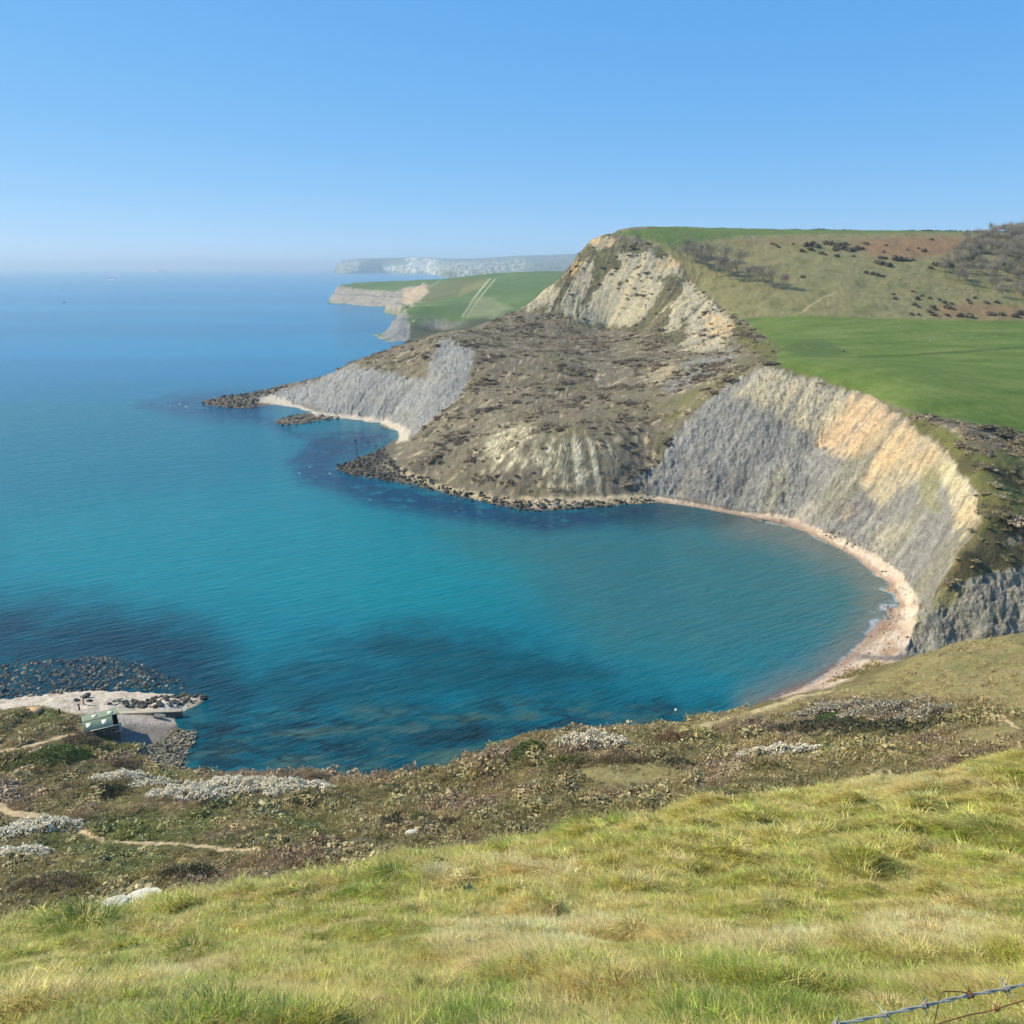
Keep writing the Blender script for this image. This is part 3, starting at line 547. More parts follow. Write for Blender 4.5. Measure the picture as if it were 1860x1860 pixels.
M_TERR = attr_ground_mat('weathered_ground', (.3, 1.3, 5.0), (.5, .75, .6), .5, 1.1)
def cliff_mat():
    m, nt, out = new_mat('fractured_shale'); L = nt.links.new
    at = N(nt, 'ShaderNodeAttribute', attribute_name='col'); geo = N(nt, 'ShaderNodeNewGeometry'); pos = geo.outputs['Position']
    wob = N(nt, 'ShaderNodeTexNoise'); wob.inputs['Scale'].default_value = .12; wob.inputs['Detail'].default_value = 4; L(pos, wob.inputs['Vector'])
    va = N(nt, 'ShaderNodeVectorMath', operation='MULTIPLY_ADD'); L(wob.outputs['Color'], va.inputs[0]); va.inputs[1].default_value = (5, 5, 5); L(pos, va.inputs[2]); wp = va.outputs[0]
    mp = N(nt, 'ShaderNodeMapping'); mp.inputs['Scale'].default_value = (.03, .03, .55); mp.inputs['Rotation'].default_value = (.06, .05, 0); L(wp, mp.inputs['Vector'])
    bed = noise_n(nt, mp.outputs[0], 1.0, 6, .8)                     # bedding, nearly level
    vo = N(nt, 'ShaderNodeTexVoronoi'); vo.feature = 'DISTANCE_TO_EDGE'; vo.inputs['Scale'].default_value = .55; L(wp, vo.inputs['Vector'])
    v2 = N(nt, 'ShaderNodeTexVoronoi'); v2.inputs['Scale'].default_value = 1.4; L(wp, v2.inputs['Vector'])
    crack = math_n(nt, 'MULTIPLY', vo.outputs[0], 3.0, clamp=True)
    n1, n2 = noise_n(nt, pos, .35, 6, .7), noise_n(nt, pos, 1.8, 6, .7)
    f = math_n(nt, 'ADD', math_n(nt, 'MULTIPLY', n1, .7), math_n(nt, 'MULTIPLY', n2, .9))
    f = math_n(nt, 'ADD', f, math_n(nt, 'MULTIPLY', bed, .8)); f = math_n(nt, 'ADD', f, math_n(nt, 'MULTIPLY', crack, .16)); f = math_n(nt, 'ADD', f, math_n(nt, 'MULTIPLY', v2.outputs[0], .15))
    f = math_n(nt, 'MULTIPLY', math_n(nt, 'MAXIMUM', math_n(nt, 'SUBTRACT', f, .36), .2), 1.14)
    b = N(nt, 'ShaderNodeBsdfPrincipled'); b.inputs['Roughness'].default_value = .92; b.inputs['Specular IOR Level'].default_value = .15
    L(vmul(nt, at.outputs['Color'], f), b.inputs['Base Color'])
    h = math_n(nt, 'ADD', math_n(nt, 'MULTIPLY', n1, 2.2), math_n(nt, 'MULTIPLY', n2, .7)); h = math_n(nt, 'ADD', h, math_n(nt, 'MULTIPLY', bed, 1.8)); h = math_n(nt, 'ADD', h, math_n(nt, 'MULTIPLY', crack, .3)); h = math_n(nt, 'SUBTRACT', h, math_n(nt, 'MULTIPLY', v2.outputs[0], .5))
    bp = N(nt, 'ShaderNodeBump'); bp.inputs['Distance'].default_value = .45; L(h, bp.inputs['Height']); L(bp.outputs[0], b.inputs['Normal'])
    L(b.outputs[0], out.inputs[0]); return m
M_CLIFF = cliff_mat()
M_GRASSG = attr_ground_mat('turf', (1.5, 9.0, 45.0), (.4, .5, .5), .02, 30.0)
idx = np.arange(NT * NR, dtype=np.int32).reshape(NT, NR)
Q = np.stack([idx[:-1, :-1], idx[1:, :-1], idx[1:, 1:], idx[:-1, 1:]], -1)
def ctr(A): return .25 * (A[:-1, :-1] + A[1:, :-1] + A[1:, 1:] + A[:-1, 1:])
qx, qy, qz, qu, qv, qcl = ctr(TX), ctr(TY), ctr(TZ), ctr(TU), ctr(TV), ctr(TCL)
reg = np.full(qx.shape, 1)                       # 1 headland
reg[qy < 205] = 2                                # terrace
reg[qy < 42] = 3                                 # grass slope
reg[(qz < 4.5) & (qy >= 60)] = 4                 # beach
reg[(poly_mask(qu, qv, C_BAY, 1) + poly_mask(qu, qv, C_NEAR, 1) > .5) & (qy > 205) & (qz > 2.5)] = 5
reg[(poly_mask(qu, qv, C_WEST, 1) > .5) & (qy > 500) & (qz > 2.5)] = 6
reg[(poly_mask(qu, qv, FIELD, 1) > .5) & (qy > 310)] = 7
reg[(qy > 600) & (qu > 1200) & (poly_mask(qu, qv, FIELD, 1) < .5) & (poly_mask(qu, qv, C_PEAK, 1) < .5) & ((qv < 582) | (qy > 900)) & (qz > 65)] = 8
reg[(poly_mask(qu, qv, C_PEAK, 1) > .5) & (qy > 560) & (qz > 40)] = 9
reg[(poly_mask(qu, qv, C_LOW, 1) > .5) & (qcl > .2) & (qy > 330) & (qy < 560)] = 5
tv = np.stack([TX, TY, TZ], -1).reshape(-1, 3); tc = rgba(TC).reshape(-1, 4)
for k, nm in ((1, 'headland'), (2, 'undercliff_terrace'), (3, 'grass_slope'), (4, 'beach'), (5, 'bay_cliff'), (6, 'west_cliff'), (7, 'green_field'), (8, 'hillside'), (9, 'peak_cliff')):
    q = Q[reg == k]; 
    if not len(q): continue
    ids, inv = np.unique(q, return_inverse=True)
    me = mesh_np(nm, tv[ids], inv.reshape(-1, 4), M_GRASSG if k == 3 else M_CLIFF if k in (5, 6, 9) else M_TERR, attrs={'col': ('FLOAT_COLOR', tc[ids])})
    tag(obj(nm, me), kind='structure')

# ------------------------------------------------------------------ far coast
far_pts = []
def fz(*t):
    for u, v, z in t: far_pts.append(P(u, v, z))
def fy(*t):
    for u, v, Y in t: far_pts.append(PY(u, v, Y))
fz((682, 611, 0), (692, 604, 0), (712, 600, 0), (700, 620, 0), (740, 640, 0), (735, 558, 0), (700, 557, 0), (640, 554, 0), (598, 547, 0), (605, 540, 0), (640, 552, 0))
fy((735, 566, 1460), (725, 575, 1440), (745, 590, 1400), (800, 602, 1400), (715, 592, 1440), (765, 560, 1540), (800, 548, 1600), (850, 580, 1420), (850, 525, 1850), (990, 500, 2100), (900, 502, 2200), (800, 508, 2300), (775, 538, 2050), (900, 560, 1550), (1000, 540, 1600), (770, 512, 2500), (1100, 495, 2200), (1200, 520, 1700), (766, 547, 1750))
fy((615, 518, 2880), (625, 530, 2830), (700, 528, 2680), (770, 522, 2560), (778, 520, 2540), (740, 535, 2560), (700, 515, 2900), (760, 508, 2950), (640, 514, 3050))
for x, y, z in [(-650, 3200, -10), (-700, 2900, -10), (-600, 2600, -12), (-450, 2300, -12), (-350, 1900, -12), (-300, 1600, -12), (-250, 1400, -8), (-300, 3500, 0), (0, 3600, 20), (400, 3300, 60), (300, 4000, 10), (-400, 4000, -10), (900, 2400, 110), (900, 1700, 90), (600, 1500, 60), (100, 1350, 18), (300, 1350, 25), (-60, 1300, -6), (100, 1250, 4)]: far_pts.append((x, y, z))
for u, v, Y in ((700, 598, 1430), (712, 583, 1440), (722, 572, 1460), (735, 562, 1500), (748, 553, 1600)):
    x, y, z = PY(u, v, Y); far_pts += [(x, y, z), (x - 22, y + 30, 1), (x - 60, y + 90, -6), (x - 40, y + 10, -4)]
for u, v in ((592, 546), (588, 538), (580, 552), (640, 560), (690, 562), (660, 575), (690, 585)):
    x, y, z = P(u, v, 0); far_pts.append((x, y, -7))
far_pts += [(-720, 2850, -12), (-710, 3050, -12), (-640, 3250, -12)]
far_h = RBF(np.array(far_pts), 5, .3)
NTF, NRF = 420, 300
tf_ = np.linspace(R(-16), R(26), NTF); rf_ = np.exp(np.linspace(math.log(1290), math.log(4200), NRF))
FT, FR = np.meshgrid(tf_, rf_, indexing='ij'); FX, FY = FR * np.sin(FT), FR * np.cos(FT); FZ = far_h(FX, FY)
FU, FV = proj(FX, FY, FZ)
fn1, fn2, fn3 = fbm(FX, FY, 60, 3, 301), fbm(FX, FY, 18, 3, 311), fbm(FX, FY, 200, 2, 321)
fs = np.hypot(*np.gradient(FZ, axis=(0, 1))[::-1]) * 0
gy_, gx_ = np.gradient(FZ); fs = np.hypot(gx_ / np.gradient(FR, axis=1), gy_ / (FR * np.gradient(FT, axis=0)))
fc = np.broadcast_to(lin(96, 118, 72), FX.shape + (3,)).copy()
fc = mixc(fc, lin(116, 134, 84), .6 * ss(0, 1, fn3))
fc = mixc(fc, lin(110, 112, 78), .85 * poly_mask(FU + 6 * fn1, FV + 2 * fn2, [(770, 520), (830, 508), (880, 506), (868, 524), (800, 545), (770, 552)], 5))
fc = mixc(fc, lin(140, 132, 88), .7 * poly_mask(FU, FV, [(840, 522), (886, 505), (880, 520), (830, 540)], 4))
fc = mixc(fc, lin(86, 82, 70), .8 * poly_mask(FU + 3 * fn2, FV + fn1, [(740, 590), (800, 588), (860, 582), (940, 575), (940, 620), (740, 640)], 4))
fc = mixc(fc, lin(190, 184, 156), .8 * ((line_dist(FU, FV, [(890, 506), (862, 540), (840, 575)]) < 1.3) | (line_dist(FU, FV, [(900, 506), (872, 540), (848, 575)]) < .9)))
fc = mixc(fc, lin(166, 164, 128), .5 * poly_mask(FU + 4 * fn2, FV + 2 * fn1, [(866, 540), (900, 545), (930, 560), (900, 578), (842, 578)], 6))
fc = mixc(fc, lin(176, 172, 130), .8 * (line_dist(FU, FV, [(736, 566), (742, 574), (752, 584)]) < 1.0))
cl = ss(.35, .7, fs) * ss(0, 3, FZ); cl = np.maximum(cl, poly_mask(FU + 2 * fn2, FV, [(598, 549), (604, 532), (616, 519), (660, 526), (720, 529), (735, 522), (770, 518), (780, 530), (760, 548), (725, 558), (660, 556)], 1.5))
cl = np.maximum(cl, poly_mask(FU + 2 * fn2, FV, [(690, 612), (712, 585), (724, 568), (736, 568), (744, 592), (740, 625)], 3))
crock = mixc(np.broadcast_to(lin(168, 158, 146), FX.shape + (3,)), lin(126, 122, 124), .8 * ss(-.3, 1, fn2)); crock = mixc(crock, lin(200, 172, 140), .6 * poly_mask(FU, FV, [(735, 525), (772, 518), (778, 530), (750, 550), (730, 552)], 4))
crock = mixc(crock, lin(132, 134, 140), .8 * poly_mask(FU, FV, [(690, 612), (712, 585), (724, 568), (746, 568), (744, 592), (740, 635)], 5))
crock = mixc(crock, lin(84, 84, 88), .6 * (np.abs(FZ - 24 - 2 * fn1) < 1.2))
fc = mixc(fc, crock, cl)
fc = mixc(fc, lin(190, 180, 166), .7 * ss(2.0, .8, FZ) * ss(-1, 0, FZ) * ss(-.6, .6, fn1))
FZ = FZ + cl * 2.2 * fn2 + (1 - cl) * 1.0 * fn1
wet_ = np.maximum(poly_mask(FU, FV, [(560, 556), (735, 557.5), (746, 553), (735, 562), (722, 573), (712, 584), (702, 599), (688, 606), (560, 606)], 1.5), poly_mask(FU, FV, [(520, 520), (594, 549), (601, 534), (611, 519), (600, 500), (520, 500)], 1.5))
FZ = FZ * (1 - wet_) - 8 * wet_
fidx = np.arange(NTF * NRF).reshape(NTF, NRF); FQ = np.stack([fidx[:-1, :-1], fidx[1:, :-1], fidx[1:, 1:], fidx[:-1, 1:]], -1)
zmax = np.maximum.reduce([FZ[:-1, :-1], FZ[1:, :-1], FZ[1:, 1:], FZ[:-1, 1:]]); FQ = FQ[zmax > -3]
M_FAR = attr_ground_mat('far_ground', (.03, .15), (.35, .4), 1.0, .12)
tag(obj('far_headland', mesh_np('far_headland', np.stack([FX, FY, FZ], -1), FQ.reshape(-1, 4), M_FAR, attrs={'col': ('FLOAT_COLOR', rgba(fc))})), kind='structure')

# chalk hills on the horizon
nu, nv = 420, 60
cu = np.linspace(604, 1180, nu); tvv = np.linspace(0, 1, nv)
top = np.interp(cu, [604, 612, 622, 650, 700, 760, 820, 880, 940, 1000, 1060, 1180], [496, 482, 473, 470, 469, 467, 470, 469, 464, 463, 461, 459])
CXg = np.empty((nu, nv)); CYg = np.empty((nu, nv)); CZg = np.empty((nu, nv))
for i in range(nu):
    yb = 15500 - 9000 * float(ss(760, 830, cu[i])) + 700 * math.sin(cu[i] * .02) + 500 * math.sin(cu[i] * .055 + 1)
    yt = 17000; zt = PY(cu[i], top[i], yt)[2]
    for j, t in enumerate(tvv):
        if t < .6: s = t / .6; Yv = yb + s * (yt - yb); zv = -4 + (zt + 4) * (s ** (.6 + .8 * float(ss(760, 830, cu[i]))))
        else: s = (t - .6) / .4; Yv = yt + s * 2500; zv = zt * (1 - s * s * .9)
        CXg[i, j] = (cu[i] - CX) / F * Yv / (CP + .29 * SP); CYg[i, j] = Yv; CZg[i, j] = zv
cn = fbm(CXg, CYg, 420, 4, 331); cn2 = fbm(CXg, CYg, 130, 3, 341)
CZg = CZg + np.where(tvv[None] > .05, 24, 0) * (cn + .5 * cn2) * np.where(tvv[None] < .55, 1.0, .25)
cc = np.broadcast_to(lin(120, 128, 96), CXg.shape + (3,)).copy()
CU = np.repeat(cu[:, None], nv, 1); face = (tvv[None] < .62) * np.ones((nu, 1))
wm = np.zeros(CXg.shape)
for a, b, lo, hi, m in ((615, 660, .0, .5, .55), (740, 800, .0, .58, 1.0), (700, 760, .0, .2, .8), (800, 960, .2, .5, .45), (830, 900, .1, .4, .4), (640, 700, 0, .1, .6)):
    wm = np.maximum(wm, m * ss(a - 8, a + 8, CU + 12 * cn2) * ss(b + 8, b - 8, CU + 12 * cn2) * ss(lo - .04, lo + .04, tvv[None] + .05 * cn) * ss(hi + .06, hi - .06, tvv[None] + .08 * cn2))
cc = mixc(cc, lin(238, 234, 226), wm * ss(-.5, .5, cn2 + .5 * fbm(CXg, CZg * 3, 60, 3, 351)))
cidx = np.arange(nu * nv).reshape(nu, nv); CQ = np.stack([cidx[:-1, :-1], cidx[1:, :-1], cidx[1:, 1:], cidx[:-1, 1:]], -1).reshape(-1, 4)
M_CHALK = attr_ground_mat('chalk_downs', (.004,), (.3,), 4, .01)
tag(obj('chalk_hills', mesh_np('chalk_hills', np.stack([CXg, CYg, CZg], -1), CQ, M_CHALK, attrs={'col': ('FLOAT_COLOR', rgba(cc))})), kind='structure')

# ------------------------------------------------------------------ sea
NS, NRS = 760, 760
ts = np.linspace(R(-50), R(42), NS)
dep = np.concatenate([np.linspace(R(42), R(1.2), 640), np.exp(np.linspace(math.log(R(1.17)), math.log(R(.10)), 119)), [R(.098)]])
rs = H / np.tan(dep)
ST, SR = np.meshgrid(ts, rs, indexing='ij'); SX, SY = SR * np.sin(ST), SR * np.cos(ST); SZ = np.zeros_like(SX)
SU, SV = proj(SX, SY, SZ)
def sea_color(x, y, U, V):
    n1 = fbm(x, y, 40, 3, 401); n2 = fbm(x, y, 12, 3, 411); n3 = fbm(x, y, 130, 3, 421)
    k = fbm(x * .45 + y * .1, y * 1.05 - x * .2, 8, 5, 431, .65); k2 = fbm(x * .4, y, 22, 3, 441); k3 = fbm(x, y, 3.5, 3, 445)
    c = np.broadcast_to(linw(4, 110, 118), x.shape + (3,)).copy()
    c = mixc(c, linw(8, 112, 148), .7 * ss(600, 900, y + 60 * n3) )
    fb = fbm(x * .3, y, 500, 3, 451)
    c = mixc(c, linw(16, 132, 160), .8 * ss(-.2, .8, fb) * ss(700, 1200, y)); c = mixc(c, linw(22, 110, 150), .55 * ss(.1, .9, -fb) * ss(700, 1200, y))
    c = mixc(c, linw(6, 130, 130), .7 * poly_mask(U + 25 * n3, V + 10 * n1, [(0, 940), (500, 880), (760, 940), (1000, 1000), (960, 1090), (700, 1120), (420, 1100), (0, 1060)], 60))
    c = mixc(c, linw(54, 106, 100), .75 * poly_mask(U + 26 * n1, V + 14 * n2, [(830, 965), (1000, 945), (1200, 925), (1400, 950), (1600, 1040), (1610, 1110), (1560, 1180), (1300, 1220), (1100, 1190), (1010, 1110), (900, 1010)], 75))
    reef = linw(10, 34, 48)
    m = poly_mask(U + 30 * n1, V + 12 * n2, [(-300, 1110), (0, 1095), (200, 1105), (370, 1140), (430, 1190), (440, 1260), (380, 1290), (-300, 1290)], 55)
    m2 = poly_mask(U + 30 * n1, V + 14 * n2, [(400, 1250), (540, 1180), (740, 1135), (900, 1160), (1060, 1200), (1220, 1260), (1330, 1290), (1200, 1330), (1000, 1350), (850, 1400), (700, 1440), (330, 1420), (330, 1330)], 38)
    m3 = poly_mask(U + 14 * n1, V + 6 * n2, [(255, 738), (330, 718), (450, 710), (520, 735), (480, 755), (560, 790), (700, 780), (700, 810), (605, 850), (690, 872), (830, 905), (960, 930), (1100, 924), (1190, 915), (1240, 930), (1100, 955), (980, 968), (840, 945), (700, 925), (560, 880), (520, 840), (560, 800), (480, 770), (330, 760)], 16)
    c = mixc(c, reef, .85 * m * ss(-1.1, .6, k2 * .5 + n2 * .3 + .25 * k3 + .45)); c = mixc(c, linw(6, 40, 50), .66 * m2 * ss(-1.3, .8, k2 * .6 + .25 * n2 + .15 * k3 + .35)); c = mixc(c, linw(8, 48, 78), .85 * m3 * ss(-.9, .5, n2 * .8 + .5 * k3 + .4))
    shoal = poly_mask(U + 20 * n1, V + 10 * n2, [(330, 1300), (500, 1280), (800, 1290), (1000, 1270), (1250, 1290), (1320, 1305), (950, 1360), (800, 1430), (330, 1430)], 22)
    c = mixc(c, linw(62, 92, 80), .95 * shoal * ss(-.2, .9, k)); c = mixc(c, linw(28, 40, 42), .6 * shoal * ss(.0, 1.0, -k + .3 * n2)); c = mixc(c, linw(92, 112, 98), .5 * shoal * ss(.9, 1.5, k))
    c = mixc(c, linw(40, 56, 50), .5 * m * ss(.2, 1.0, k) * ss(1180, 1230, V))
    rid = np.abs(fbm(x * .5 + y * .12, y * 1.1 - x * .22, 15, 4, 437, .6)); c = mixc(c, linw(20, 30, 32), .6 * shoal * ss(.2, .02, rid) * ss(-.8, .4, n1 + .5)); c = mixc(c, linw(84, 108, 92), .4 * shoal * ss(.7, 1.3, rid))
    # shallows along the beach
    d = line_dist(U, V * 1.0, SHORE_BAY[:-3]); 
    near = ss(95, 8, d + 8 * n2); c = mixc(c, linw(116, 112, 96), .7 * near ** 2 * (V > 930)); c = mixc(c, linw(136, 98, 74), .6 * ss(16, 3, d) * ss(1170, 1230, V))
    c = mixc(c, linw(26, 58, 66), .6 * poly_mask(U + 10 * n1, V + 4 * n2, [(1060, 920), (1190, 905), (1350, 930), (1320, 956), (1150, 962)], 16))
    foam = np.zeros(x.shape)
    fine = fbm(x, y, 2.2, 3, 461); fine2 = fbm(x, y, 7, 3, 471)
    fl = [(1398, 1279), (1415, 1268)], [(1455, 1252), (1480, 1238), (1500, 1226), (1511, 1210), (1517, 1197)], [(1535, 1186), (1560, 1160), (1578, 1140), (1588, 1112)], [(1600, 1098), (1602, 1070), (1590, 1045), (1560, 1018), (1530, 1000)], [(1520, 995), (1490, 978), (1462, 965)]
    inb = (poly_mask(U, V, [(1370, 930), (1470, 950), (1620, 1040), (1630, 1110), (1560, 1240), (1380, 1300), (1340, 1290), (1500, 1180), (1570, 1090), (1540, 1030), (1380, 965)], 6) > .02)
    gl = np.full(x.shape, -9.0); gl[inb] = base_h(x[inb], y[inb]); gw = gl + .10 * fine2 + .12 * n2
    foam = np.maximum(foam, .5 * ss(-.30, -.17, gw) * ss(.10, -.05, gw) * ss(-.4, .7, fbm(x, y, 16, 2, 481) + .5 * fine + .25))
    foam = np.maximum(foam, .22 * ss(-.9, -.4, gw) * ss(.3, 1.1, fine + .4 * fine2))
    foam = np.maximum(foam, .9 * ss(.9, 1.35, fine + .7 * fine2) * poly_mask(U, V, [(545, 858), (605, 846), (640, 862), (600, 868), (560, 866)], 8))
    foam = np.maximum(foam, .9 * ss(.6, 1.2, fine + .6 * fine2) * poly_mask(U, V, [(285, 744), (320, 730), (345, 738), (330, 750), (295, 750)], 6))
    foam = np.maximum(foam, .7 * ss(1.3, 1.8, fine + .8 * fine2) * np.maximum(m3, .6 * poly_mask(U, V, [(480, 780), (640, 800), (620, 850), (520, 830)], 20)))
    foam = np.maximum(foam, .5 * ss(1.4, 2.0, fine + .7 * fine2) * poly_mask(U, V, [(260, 1170), (400, 1130), (440, 1200), (420, 1260), (300, 1240)], 25))
    foam = np.maximum(foam, .35 * ss(1.3, 2.0, fine + .7 * fine2) * poly_mask(U, V, [(460, 1270), (560, 1240), (740, 1260), (700, 1290), (520, 1300)], 20))
    foam = np.maximum(foam, .8 * ss(1.2, .2, line_dist(U, V, [(193, 509), (208, 507)])))
    return mixc(c, linw(212, 216, 216), np.clip(foam, 0, 1)), foam
sc_, sf_ = sea_color(SX, SY, SU, SV)
def sea_mat():
    m, nt, out = new_mat('sea_water'); L = nt.links.new
    at = N(nt, 'ShaderNodeAttribute', attribute_name='col'); fo = N(nt, 'ShaderNodeAttribute', attribute_name='foam')
    geo = N(nt, 'ShaderNodeNewGeometry')
    def mapped(rot, sx, sy):
        mp = N(nt, 'ShaderNodeMapping', vector_type='TEXTURE'); mp.inputs['Rotation'].default_value = (0, 0, rot); mp.inputs['Scale'].default_value = (1 / sx, 1 / sy, 1)
        L(geo.outputs['Position'], mp.inputs['Vector']); return mp.outputs[0]
    h1 = noise_n(nt, mapped(R(30), .09, .40), 1, 4, .6); h2 = noise_n(nt, mapped(R(38), .30, 1.2), 1, 3, .6); h3 = noise_n(nt, mapped(R(22), .025, .10), 1, 3, .55)
    hh = math_n(nt, 'ADD', math_n(nt, 'ADD', math_n(nt, 'MULTIPLY', h1, .8), math_n(nt, 'MULTIPLY', h2, .34)), math_n(nt, 'MULTIPLY', h3, .6))
    bp = N(nt, 'ShaderNodeBump'); bp.inputs['Strength'].default_value = 1; bp.inputs['Distance'].default_value = 1.0; L(hh, bp.inputs['Height'])
    b = N(nt, 'ShaderNodeBsdfPrincipled'); b.inputs['IOR'].default_value = 1.33; b.inputs['Specular IOR Level'].default_value = .26
    pat = noise_n(nt, mapped(R(30), .07, .30), 1, 5, .65)
    L(vmul(nt, at.outputs['Color'], math_n(nt, 'ADD', math_n(nt, 'MULTIPLY', pat, .5), .75)), b.inputs['Base Color'])
    L(math_n(nt, 'ADD', math_n(nt, 'MULTIPLY', fo.outputs['Fac'], .6), .16), b.inputs['Roughness'])
    L(bp.outputs[0], b.inputs['Normal']); L(b.outputs[0], out.inputs[0]); return m
sidx = np.arange(NS * NRS).reshape(NS, NRS); SQ = np.stack([sidx[:-1, :-1], sidx[1:, :-1], sidx[1:, 1:], sidx[:-1, 1:]], -1).reshape(-1, 4)
tag(obj('sea', mesh_np('sea', np.stack([SX, SY, SZ], -1), SQ[:, ::-1], sea_mat(), attrs={'col': ('FLOAT_COLOR', rgba(sc_)), 'foam': ('FLOAT', sf_)})), kind='structure')
#@@MORE@@
# ------------------------------------------------------------------ helpers for what stands on the land
_yy = np.exp(np.linspace(math.log(1.5), math.log(1500), 2600))
def hits(uv, ymin=1.5):
    """ground points seen at photo pixels"""
    out = []
    for u, v in uv:
        a, dy, dz = ray(u, v); yy = _yy[_yy > ymin]; s = yy / dy; x = a * s; zr = H + dz * s
        g = np.maximum(base_h(x, yy), 0.0); below = np.nonzero(zr <= g)[0]
        i = below[0] if len(below) else len(yy) - 1
        if i > 0:
            d0, d1 = zr[i - 1] - g[i - 1], zr[i] - g[i]; t = d0 / (d0 - d1 + 1e-9); y = yy[i - 1] + t * (yy[i] - yy[i - 1])
        else: y = yy[i]
        out.append((a * y / dy, y))
    xy = np.array(out); z = land(xy[:, 0], xy[:, 1]); return np.column_stack([xy, z])
PROTO = bpy.data.collections.new('prototypes')          # never linked: only a source of meshes for ground cover
def scatter(name, pos, rot, scl, idx, col, meshes, label=None, cat=None):
    c = bpy.data.collections.new(name + '_kinds')
    for i, me in enumerate(meshes):
        o = bpy.data.objects.new('%s_kind_%02d' % (name, i), me); c.objects.link(o)
    me = mesh_points(name, pos, rot, scl, idx, col)
    o = obj(name, me); g = bpy.data.node_groups.new(name, 'GeometryNodeTree')
    g.interface.new_socket('Geometry', in_out='INPUT', socket_type='NodeSocketGeometry'); g.interface.new_socket('Geometry', in_out='OUTPUT', socket_type='NodeSocketGeometry')
    gi, go = g.nodes.new('NodeGroupInput'), g.nodes.new('NodeGroupOutput')
    ci = g.nodes.new('GeometryNodeCollectionInfo'); ci.inputs[0].default_value = c; ci.inputs['Separate Children'].default_value = True; ci.inputs['Reset Children'].default_value = True
    ip = g.nodes.new('GeometryNodeInstanceOnPoints'); ip.inputs['Pick Instance'].default_value = True
    def na(n, t):
        a = g.nodes.new('GeometryNodeInputNamedAttribute'); a.data_type = t; a.inputs[0].default_value = n; return a.outputs[0]
    L = g.links.new
    L(gi.outputs[0], ip.inputs['Points']); L(ci.outputs[0], ip.inputs['Instance']); L(na('kind_index', 'INT'), ip.inputs['Instance Index'])
    L(na('turn', 'FLOAT_VECTOR'), ip.inputs['Rotation']); L(na('size', 'FLOAT_VECTOR'), ip.inputs['Scale']); L(ip.outputs[0], go.inputs[0])
    md = o.modifiers.new('cover', 'NODES'); md.node_group = g
    return tag(o, label, cat, kind='stuff')
def mesh_points(name, pos, rot, scl, idx, col):
    me = bpy.data.meshes.new(name); n = len(pos); me.vertices.add(n); me.vertices.foreach_set('co', np.asarray(pos, np.float32).ravel())
    a = me.attributes.new('turn', 'FLOAT_VECTOR', 'POINT'); a.data.foreach_set('vector', np.asarray(rot, np.float32).ravel())
    a = me.attributes.new('size', 'FLOAT_VECTOR', 'POINT'); a.data.foreach_set('vector', np.asarray(scl, np.float32).ravel())
    a = me.attributes.new('kind_index', 'INT', 'POINT'); a.data.foreach_set('value', np.asarray(idx, np.int32).ravel())
    a = me.attributes.new('col', 'FLOAT_COLOR', 'POINT'); a.data.foreach_set('color', np.asarray(rgba(col), np.float32).ravel())
    me.update(); return me
def quads(c, ax, ay):
    """flat leaf quads at centres c with half axes ax, ay"""
    v = np.stack([c - ax - ay, c + ax - ay, c + ax + ay, c - ax + ay], 1).reshape(-1, 3)
    return v, np.arange(len(v)).reshape(-1, 4)
def rdir(n):
    d = rng.normal(size=(n, 3)); return d / np.linalg.norm(d, axis=1)[:, None]
def leaf_cloud(n, size, shape='bush', upright=0.0):
    """unit-size lumpy crown of n leaf-clump quads, hollow towards the middle"""
    lob = rdir(9) * rng.uniform(.35, .75, (9, 1)); lob[:, 2] = np.abs(lob[:, 2]) * .8; lr = rng.uniform(.3, .6, 9)
    k = rng.integers(0, 9, n); d = rdir(n); r = lr[k] * rng.uniform(.55, 1.05, n) ** .6
    p = lob[k] + d * r[:, None]; p[:, 2] = np.abs(p[:, 2] + .12)
    a = rdir(n); b = np.cross(a, rdir(n)); b /= np.linalg.norm(b, axis=1)[:, None] + 1e-9
    if upright: b = b * (1 - upright) + np.array([0, 0, 1.0]) * upright + .35 * d * upright
    s = size * rng.uniform(.6, 1.5, (n, 1)); v, f = quads(p, a * s * (.5 if upright else 1), b * s * (2.2 if upright else .8))
    return v, f, np.repeat(rng.random(n), 4)
def bush_mesh(name, n, size, mat, upright=0.0):
    v, f, t = leaf_cloud(n, size, upright=upright); return mesh_np(name, v, f, mat, smooth=False, attrs={'tint': ('FLOAT', t)})
def tube(pts, rad, sides=5, cap=True):
    """mesh tube along points with a radius per point"""
    pts = np.asarray(pts, float); rad = np.broadcast_to(rad, (len(pts),)); V = []; Fq = []
    for i, p in enumerate(pts):
        t = pts[min(i + 1, len(pts) - 1)] - pts[max(i - 1, 0)]; t = t / (np.linalg.norm(t) + 1e-12)
        u = np.cross(t, (0, 0, 1) if abs(t[2]) < .95 else (1, 0, 0)); u /= np.linalg.norm(u); w_ = np.cross(t, u)
        for k in range(sides):
            a = 2 * math.pi * k / sides; V.append(p + rad[i] * (math.cos(a) * u + math.sin(a) * w_))
    for i in range(len(pts) - 1):
        for k in range(sides): Fq.append((i * sides + k, i * sides + (k + 1) % sides, (i + 1) * sides + (k + 1) % sides, (i + 1) * sides + k))
    return np.array(V), np.array(Fq)
def join(parts):
    V, Fq, o = [], [], 0
    for v, f in parts: V.append(v); Fq.append(np.asarray(f) + o); o += len(v)
    return np.concatenate(V), np.concatenate(Fq)
